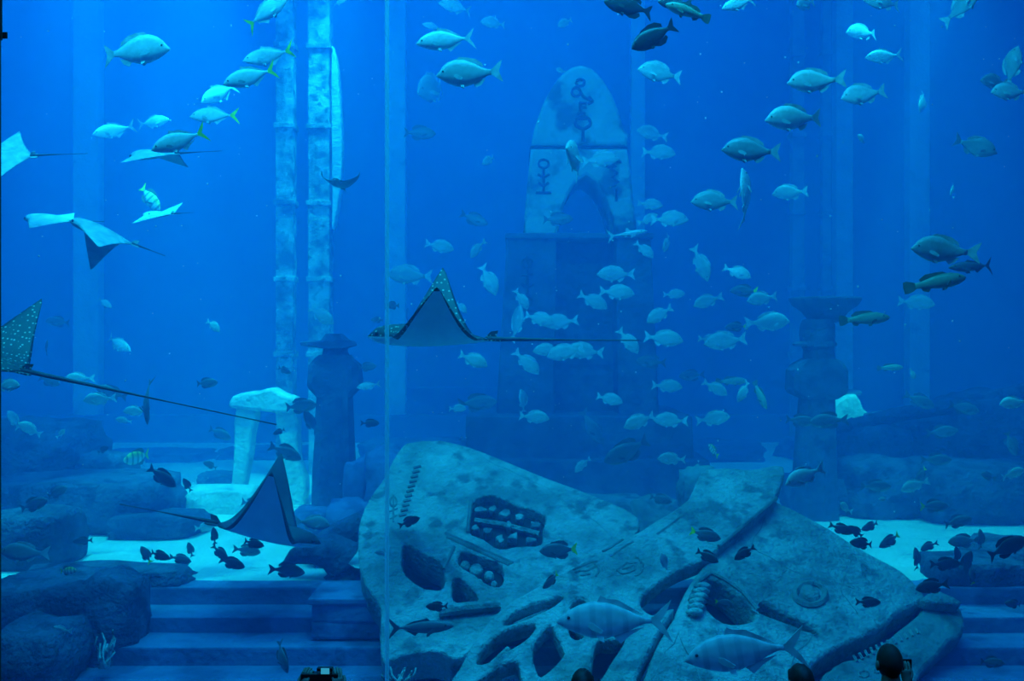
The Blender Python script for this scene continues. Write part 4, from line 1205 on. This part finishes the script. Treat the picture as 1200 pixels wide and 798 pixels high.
def ray_body(name, flap_l, flap_r, top, belly, head=.20, xtip=.0, curl=0.0, border=True):
    ns, nc = 22, 14
    vs, fs, mi = [], [], []
    st = []
    for side, flap in ((-1, flap_r), (1, flap_l)):
        y = z = 0.0; row = []
        for i in range(ns + 1):
            s = i / ns
            th = math.radians(flap) * sstep(.08, .55, s) + math.radians(curl) * sstep(.6, 1.0, s)
            if i:
                y += math.cos(th) / ns; z += math.sin(th) / ns
            row.append((s, y * side, z, th * side))
        st.append(row)
    line = st[0][:0:-1] + st[1]
    n = len(line)
    for (s, y, z, th) in line:
        le = .40 - (.40 - xtip) * max(0, (s - .06) / .94) ** 1.12 + head * math.exp(-(s / .085) ** 2) * (1 - .15 * math.exp(-(s / .03) ** 2))
        te = -.44 + (xtip - .012 + .44) * s ** 1.12 + .05 * math.sin(PI * min(s * 1.05, 1))
        if s > .999: te = le - .008
        tk = .085 * math.exp(-(s / .20) ** 2) + .024 * (1 - s) + .004
        ny, nz = -math.sin(th), math.cos(th)
        for k in range(nc + 1):
            c = k / nc
            x = le + (te - le) * c
            h = tk * max(0, math.sin(PI * c ** .62)) ** .8
            vs.append((x, y + ny * h, z + nz * h))
        for k in range(nc + 1):
            c = k / nc
            x = le + (te - le) * c
            h = -tk * .62 * max(0, math.sin(PI * c ** .62)) ** .8
            vs.append((x, y + ny * h, z + nz * h))
    w = 2 * (nc + 1)
    for i in range(n - 1):
        s = max(line[i][0], line[i + 1][0])
        for k in range(nc):
            a, b = i * w + k, (i + 1) * w + k
            fs.append((a, b, b + 1, a + 1)); mi.append(0)
            a += nc + 1; b += nc + 1
            fs.append((a, a + 1, b + 1, b)); mi.append(0 if border and ((s > .22 and k in (0, nc - 1)) or s > .96) else 1)
    for i in (0, n - 1):
        fs.append(tuple(i * w + k for k in range(w)) if i == 0 else tuple(i * w + k for k in range(w))[::-1]); mi.append(0)
    me = mesh(name, vs, fs)
    me.materials.append(M[top]); me.materials.append(M[belly])
    for p, q in zip(me.polygons, mi): p.material_index = q; p.use_smooth = True
    bm = bmesh.new(); bm.from_mesh(me); bmesh.ops.remove_doubles(bm, verts=bm.verts, dist=.0004); bmesh.ops.recalc_face_normals(bm, faces=bm.faces); bm.to_mesh(me); bm.free()
    return me


def make_ray(nm, label, x, y, Y, scale, dr, tilt, yaw, roll, fl, fr, top, belly, tail=(1.2, 0.0, 0.0), head=.20, xtip=.0, curl=0.0, group=None, border=True):
    sg = -1 if dr == 'L' else 1
    t, w = math.radians(tilt), math.radians(yaw)
    f = Vector((sg * math.cos(w) * math.cos(t), -math.sin(w) * math.cos(t), math.sin(t)))
    l = Vector((0, 0, 1)).cross(f).normalized(); u = f.cross(l)
    r = math.radians(roll)
    l, u = l * math.cos(r) + u * math.sin(r), u * math.cos(r) - l * math.sin(r)
    m = Matrix((f, l, u)).transposed().to_4x4() @ Matrix.Diagonal((scale, scale, scale, 1))
    m.translation = at(x, y, Y)
    root = thing(nm, label, 'ray', group=group)
    root.matrix_world = m
    put('body', ray_body('body', fl, fr, top, belly, head, xtip, curl, border), None, root, False)
    n = 10
    L, dz, dy = tail
    pts = [(-.40 - L * k / n, dy * (k / n) ** 1.5, .015 + dz * (k / n) ** 1.3) for k in range(n + 1)]
    put('tail', tube('tail', pts, [.022 - .0165 * min(1, k / (n * .6)) for k in range(n + 1)], 7), M['ray_dark'], root, False, True)
    put('dorsal_fin', fin_mesh('dorsal_fin', [(-.38, .02), (-.43, .075), (-.49, .085), (-.47, .02)], 0, .006), M[top], root, False)
    for s in (-1, 1):
        put('eye', from_bm('eye', _ico(.018, (.40 + head * .45, s * .062, .022))), M['f_eye'], root, False)
        tf = Matrix.Translation((-.40, s * .05, 0)) @ Matrix.Rotation(PI / 2, 4, 'X')
        put('pelvic_fin', fin_mesh('pelvic_fin', [(0, -.03), (-.10, -.035), (-.12, .0), (-.09, .04), (0, .03)], 0, .006, tf), M[top], root, False)
    return root


def _ico(r, c):
    bm = bmesh.new(); bmesh.ops.create_icosphere(bm, subdivisions=2, radius=r)
    bmesh.ops.translate(bm, verts=bm.verts, vec=c)
    return bm


make_ray('spotted_eagle_ray', 'spotted eagle ray with white belly gliding left before the tower', 513, 397, 8.7, 1.14, 'L', 2, 3, 0, 31, 60, 'ray_spot', 'ray_belly', (1.25, .03, 0))
make_ray('spotted_eagle_ray', 'spotted eagle ray cut by the left edge with long trailing tail', -28, 424, 8.2, 1.05, 'L', 12, -4, 0, -8, 52, 'ray_spot', 'ray_belly', (2.2, .02, 0))
make_ray('eagle_ray', 'plain eagle ray with white belly flying right above the sand', 306, 624, 9.2, 1.04, 'R', -13, -10, 0, 70, 66, 'ray_dark', 'ray_belly', (.9, 0, 0))
make_ray('cownose_ray', 'pale backed ray cut by the left edge above the paired rays', 6, 184, 9.4, .60, 'L', -4, 10, -34, -4, 4, 'ray_pale', 'ray_grey', (.9, .0, 0), .12, border=False)
make_ray('cownose_ray', 'left one of the two overlapping pale backed rays', 62, 258, 10.4, .62, 'L', 2, 5, -12, -4, 4, 'ray_pale', 'ray_grey', (.5, 0, 0), .12, border=False)
make_ray('cownose_ray', 'right one of the two overlapping rays with drooping dark wing', 122, 274, 10.0, .72, 'L', 20, 25, -13, -6, -66, 'ray_pale', 'ray_grey', (.5, 0, 0), .12, border=False)
make_ray('cownose_ray', 'ray with a dark wing just under the slanting school of fish', 182, 182, 10.2, .62, 'L', 0, -14, -15, -4, -24, 'ray_pale', 'ray_grey', (.9, 0, 0), .12, border=False)
make_ray('cownose_ray', 'small ray under the diving striped fish', 186, 252, 11.0, .46, 'L', 0, -20, -16, -4, 14, 'ray_pale', 'ray_grey', (.7, 0, 0), .12, border=False)
make_ray('cownose_ray', 'ray with wings curled up before the banded pillars', 397, 216, 10.6, .31, 'L', 12, 80, -4, 34, 34, 'ray_dark', 'ray_grey', (.7, 0, 0), .12, curl=50)

# ------------------------------------------------------------------ specks drifting in the water
rnd = random.Random(11)
bm = bmesh.new()
for k in range(260):
    px, py, Y = rnd.uniform(10, 1190), rnd.uniform(0, 600), rnd.uniform(7.0, 12.0)
    r = rnd.choice((.004, .005, .006, .009)) * Y / 9
    bmesh.ops.create_icosphere(bm, subdivisions=1, radius=r, matrix=Matrix.Translation(at(px, py, Y)) @ Matrix.Diagonal((1, 1, rnd.uniform(.6, 1.5), 1)))
M['speck'] = plain('pale_speck', (.9, .92, .9), .6)
tag(put('drifting_specks', from_bm('drifting_specks', bm), M['speck']), 'tiny pale specks drifting through the tank water', 'specks', kind='stuff')

# ------------------------------------------------------------------ visitors in the dark hall
M['skin'] = plain('skin', (.20, .14, .10), .6, .15)  # darkened to put the unlit silhouette into the skin tone
M['hair'] = plain('dark_hair', (.012, .011, .010), .6, noise_amt=.5, scale=60)
M['bald'] = plain('shaved_scalp', (.03, .022, .018), .6, .12)
M['shirt'] = plain('dark_shirt', (.03, .03, .04), .9)
M['shirt2'] = plain('dark_green_shirt', (.03, .05, .04), .9)
M['device'] = plain('black_plastic', (.012, .012, .012), .4)
m, nt, b = new_mat('lit_camera_screen'); b.inputs['Base Color'].default_value = (.02, .2, .3, 1)
b.inputs['Emission Color'].default_value = (.05, .55, .75, 1); b.inputs['Emission Strength'].default_value = .8
M['screen'] = m


def skin_mesh(name, verts, edges, radii, root=0, sub=2):
    me = bpy.data.meshes.new(name)
    me.from_pydata([tuple(v) for v in verts], edges, [])
    ob = bpy.data.objects.new(name, me)
    C.objects.link(ob)
    md = ob.modifiers.new('skin', 'SKIN'); md.use_smooth_shade = True
    for i, r in enumerate(radii):
        d = me.skin_vertices[0].data[i]
        d.radius = (r, r) if not hasattr(r, '__len__') else r
        d.use_root = (i == root)
    sb = ob.modifiers.new('sub', 'SUBSURF'); sb.levels = sub; sb.render_levels = sub
    dg = bpy.context.evaluated_depsgraph_get(); dg.update()
    out = bpy.data.meshes.new_from_object(ob.evaluated_get(dg))
    bpy.data.objects.remove(ob); bpy.data.meshes.remove(me)
    for p in out.polygons: p.use_smooth = True
    return out


def head_mesh(h, bald):
    """head seen from behind: skull, jaw, nose, facing +Y; centred on the skull"""
    bm = bmesh.new(); bmesh.ops.create_uvsphere(bm, u_segments=28, v_segments=20, radius=1.0)
    for v in bm.verts:
        x, y, z = v.co
        w = .074 * (1 - .16 * max(0, -z)) * (1 + .04 * max(0, z))
        d = .095 if y > 0 else .098
        q = Vector((x * w, y * d, z * .115))
        if z < 0: q.y += .018 * -z; q.x *= 1 - .18 * z * z
        if y > .85 and -.35 < z < .1: q.y += .016 * (1 - abs(x) * 3 if abs(x) < .33 else 0)
        v.co = q
    return from_bm('head', bm)


def hand_mesh(W, f_dir, up, side):
    """palm and five fingers closing forward round a held object; side +1 puts the thumb towards +X"""
    f = Vector(f_dir).normalized(); u = Vector(up).normalized(); s = u.cross(f).normalized() * side
    V = [W, W + u * .045, W + u * .085]
    E_ = [(0, 1), (1, 2)]; R = [(.022, .022), (.034, .018), (.036, .016)]
    for k in range(4):
        base = W + u * .088 + s * (.027 - .018 * k)
        ln = (.030, .034, .032, .026)[k]
        i = len(V)
        V += [base, base + u * ln * .9 + f * .012, base + u * ln * 1.3 + f * ln, base + u * ln * .9 + f * ln * 1.7]
        E_ += [(2, i), (i, i + 1), (i + 1, i + 2), (i + 2, i + 3)]
        R += [(.010, .010), (.009, .009), (.0085, .0085), (.007, .007)]
    i = len(V)
    V += [W + u * .035 + s * .030, W + u * .060 + s * .048 + f * .018, W + u * .085 + s * .046 + f * .036]
    E_ += [(1, i), (i, i + 1), (i + 1, i + 2)]; R += [(.014, .014), (.011, .011), (.008, .008)]
    return V, E_, R


def person(label, px, ytop, Y, look, bald=False, arm_l=None, arm_r=None, shirt='shirt', hgt=None):
    top = at(px, ytop, Y); H = top.z if hgt is None else hgt
    x0 = top.x; k = H / 1.75
    g = lambda x, y, z: Vector((x0 + x * k, Y + y * k, z * k))
    root = thing('person', label, 'person', (x0, Y, 0))
    V = [g(0, 0, .98), g(0, -.01, 1.15), g(0, -.01, 1.34), g(0, 0, 1.46), g(0, .015, 1.54), g(0, .02, 1.62)]
    E_ = [(0, 1), (1, 2), (2, 3), (3, 4), (4, 5)]
    R = [(.155, .11), (.145, .105), (.165, .11), (.085, .07), (.055, .055), (.052, .056)]
    for s in (-1, 1):
        i = len(V)
        V += [g(s * .10, 0, .90), g(s * .105, .01, .52), g(s * .11, -.02, .09), g(s * .12, .10, .04), g(s * .125, .18, .03)]
        E_ += [(0, i), (i, i + 1), (i + 1, i + 2), (i + 2, i + 3), (i + 3, i + 4)]
        R += [(.095, .095), (.062, .062), (.045, .045), (.045, .035), (.035, .025)]
    hands = []
    for s, arm in ((-1, arm_l), (1, arm_r)):
        i = len(V)
        if arm is None:
            el, wr, f, u = g(s * .25, -.02, 1.10), g(s * .25, .06, .86), (0, 1, 0), (0, .1, -1)
        else:
            wr = Vector(arm[0]); el = Vector(arm[1]); f, u = arm[2], arm[3]
        V += [g(s * .165, 0, 1.405), el, wr]
        E_ += [(2, i), (i, i + 1), (i + 1, i + 2)]
        R += [(.062, .062), (.044, .044), (.030, .028)]
        hands.append((wr, f, u, s))
    for wr, f, u, s in hands:
        hv, he, hr = hand_mesh(wr + Vector(u).normalized() * .02, f, u, -s)
        i = len(V)
        j = [k2 for k2, v in enumerate(V) if (v - wr).length < 1e-6][0]
        V += hv; E_ += [(a + i, b_ + i) for a, b_ in he] + [(j, i)]; R += hr
    me = skin_mesh('body', V, E_, R)
    me.materials.append(M['skin'])
    put('body', me, None, root)
    # clothing over the torso and legs
    clo = skin_mesh('clothes', V[:4] + V[6:16], [(0, 1), (1, 2), (2, 3)] + [(0, 4), (4, 5), (5, 6), (0, 9), (9, 10), (10, 11)], [(r[0] * 1.08 + .006, r[1] * 1.08 + .006) for r in R[:3]] + [(.075, .07)] + [(r[0] * 1.12 + .006,) * 2 for r in R[6:16]])
    clo.materials.append(M[shirt]); put('clothes', clo, None, root)
    hm = head_mesh(H, bald)
    hm.transform(Matrix.Translation(g(0, .03, 1.635)) @ Matrix.Rotation(math.radians(look), 4, 'Z') @ Matrix.Scale(k * 1.02, 4))
    hd = put('head', hm, M['bald' if bald else 'skin'], root, smooth=True)
    for s in (-1, 1):
        bm = _ico(1, (0, 0, 0)); em = from_bm('ear', bm)
        em.transform(Matrix.Translation(g(0, .03, 1.62)) @ Matrix.Rotation(math.radians(look), 4, 'Z') @ Matrix.Translation((s * .077, -.005, 0)) @ Matrix.Diagonal((.012, .02, .032, 1)))
        put('ear', em, M['skin'], hd, smooth=True)
    if not bald:
        bm = bmesh.new(); bmesh.ops.create_uvsphere(bm, u_segments=24, v_segments=16, radius=1.0)
        for v in bm.verts:
            n = noise.noise(v.co * 3 + Vector((px, 0, 0)))
            v.co = Vector((v.co.x * .082, v.co.y * .104, v.co.z * .118)) * (1 + .05 * n)
            if v.co.y > .03: v.co.z = max(v.co.z, .055)
        hm = from_bm('hair', bm)
        hm.transform(Matrix.Translation(g(0, .022, 1.64)) @ Matrix.Rotation(math.radians(look), 4, 'Z') @ Matrix.Scale(k * 1.02, 4))
        put('hair', hm, M['hair'], root, smooth=True)
    return root


VY = 5.75
w_ = at(1062, 806, VY + .16)
person('person with shaved head raising a phone at the lower right', 1045, 757, VY, 0, True, None, (w_, at(1075, 840, VY + .05), (0, 1, .1), (0, .1, 1)), 'shirt')
person('person with dark hair left of the shaved headed visitor', 940, 781, VY + .05, 10, False)
person('person with dark hair below the long barred jack', 683, 787, VY, -8, False)
wl, wr = at(353, 817, VY - .02), at(397, 817, VY - .02)
person('person holding up a camera at the bottom edge left of centre', 376, 818, VY - .2, 0, False, (wl, at(338, 870, VY - .15), (.3, .8, .2), (.15, .3, 1)), (wr, at(412, 870, VY - .15), (-.3, .8, .2), (-.15, .3, 1)), 'shirt2')
ph = thing('smartphone', 'dark phone held beside the shaved head', 'phone', at(1063, 790, VY + .2))
put('case', box('case', at(1058, 796, VY + .2), at(1068, 772, VY + .21), .003), M['device'], ph)
cm = thing('compact_camera', 'black camera with small lit screen held at the bottom edge', 'camera', at(375, 795, VY + .02))
put('camera_body', box('camera_body', at(352, 803, VY + .0), at(398, 786, VY + .06), .006), M['device'], cm)
put('viewfinder', box('viewfinder', at(371, 787, VY + .0), at(391, 780.5, VY + .04), .004), M['device'], cm)
put('lens', lathe('lens', [(.03, 0), (.032, .05), (.028, .06)], 18), M['device'], cm, False).rotation_euler = (-PI / 2, 0, 0)
put('screen', box('screen', at(376, 790, VY - .004), at(386, 783, VY - .001)), M['screen'], cm)
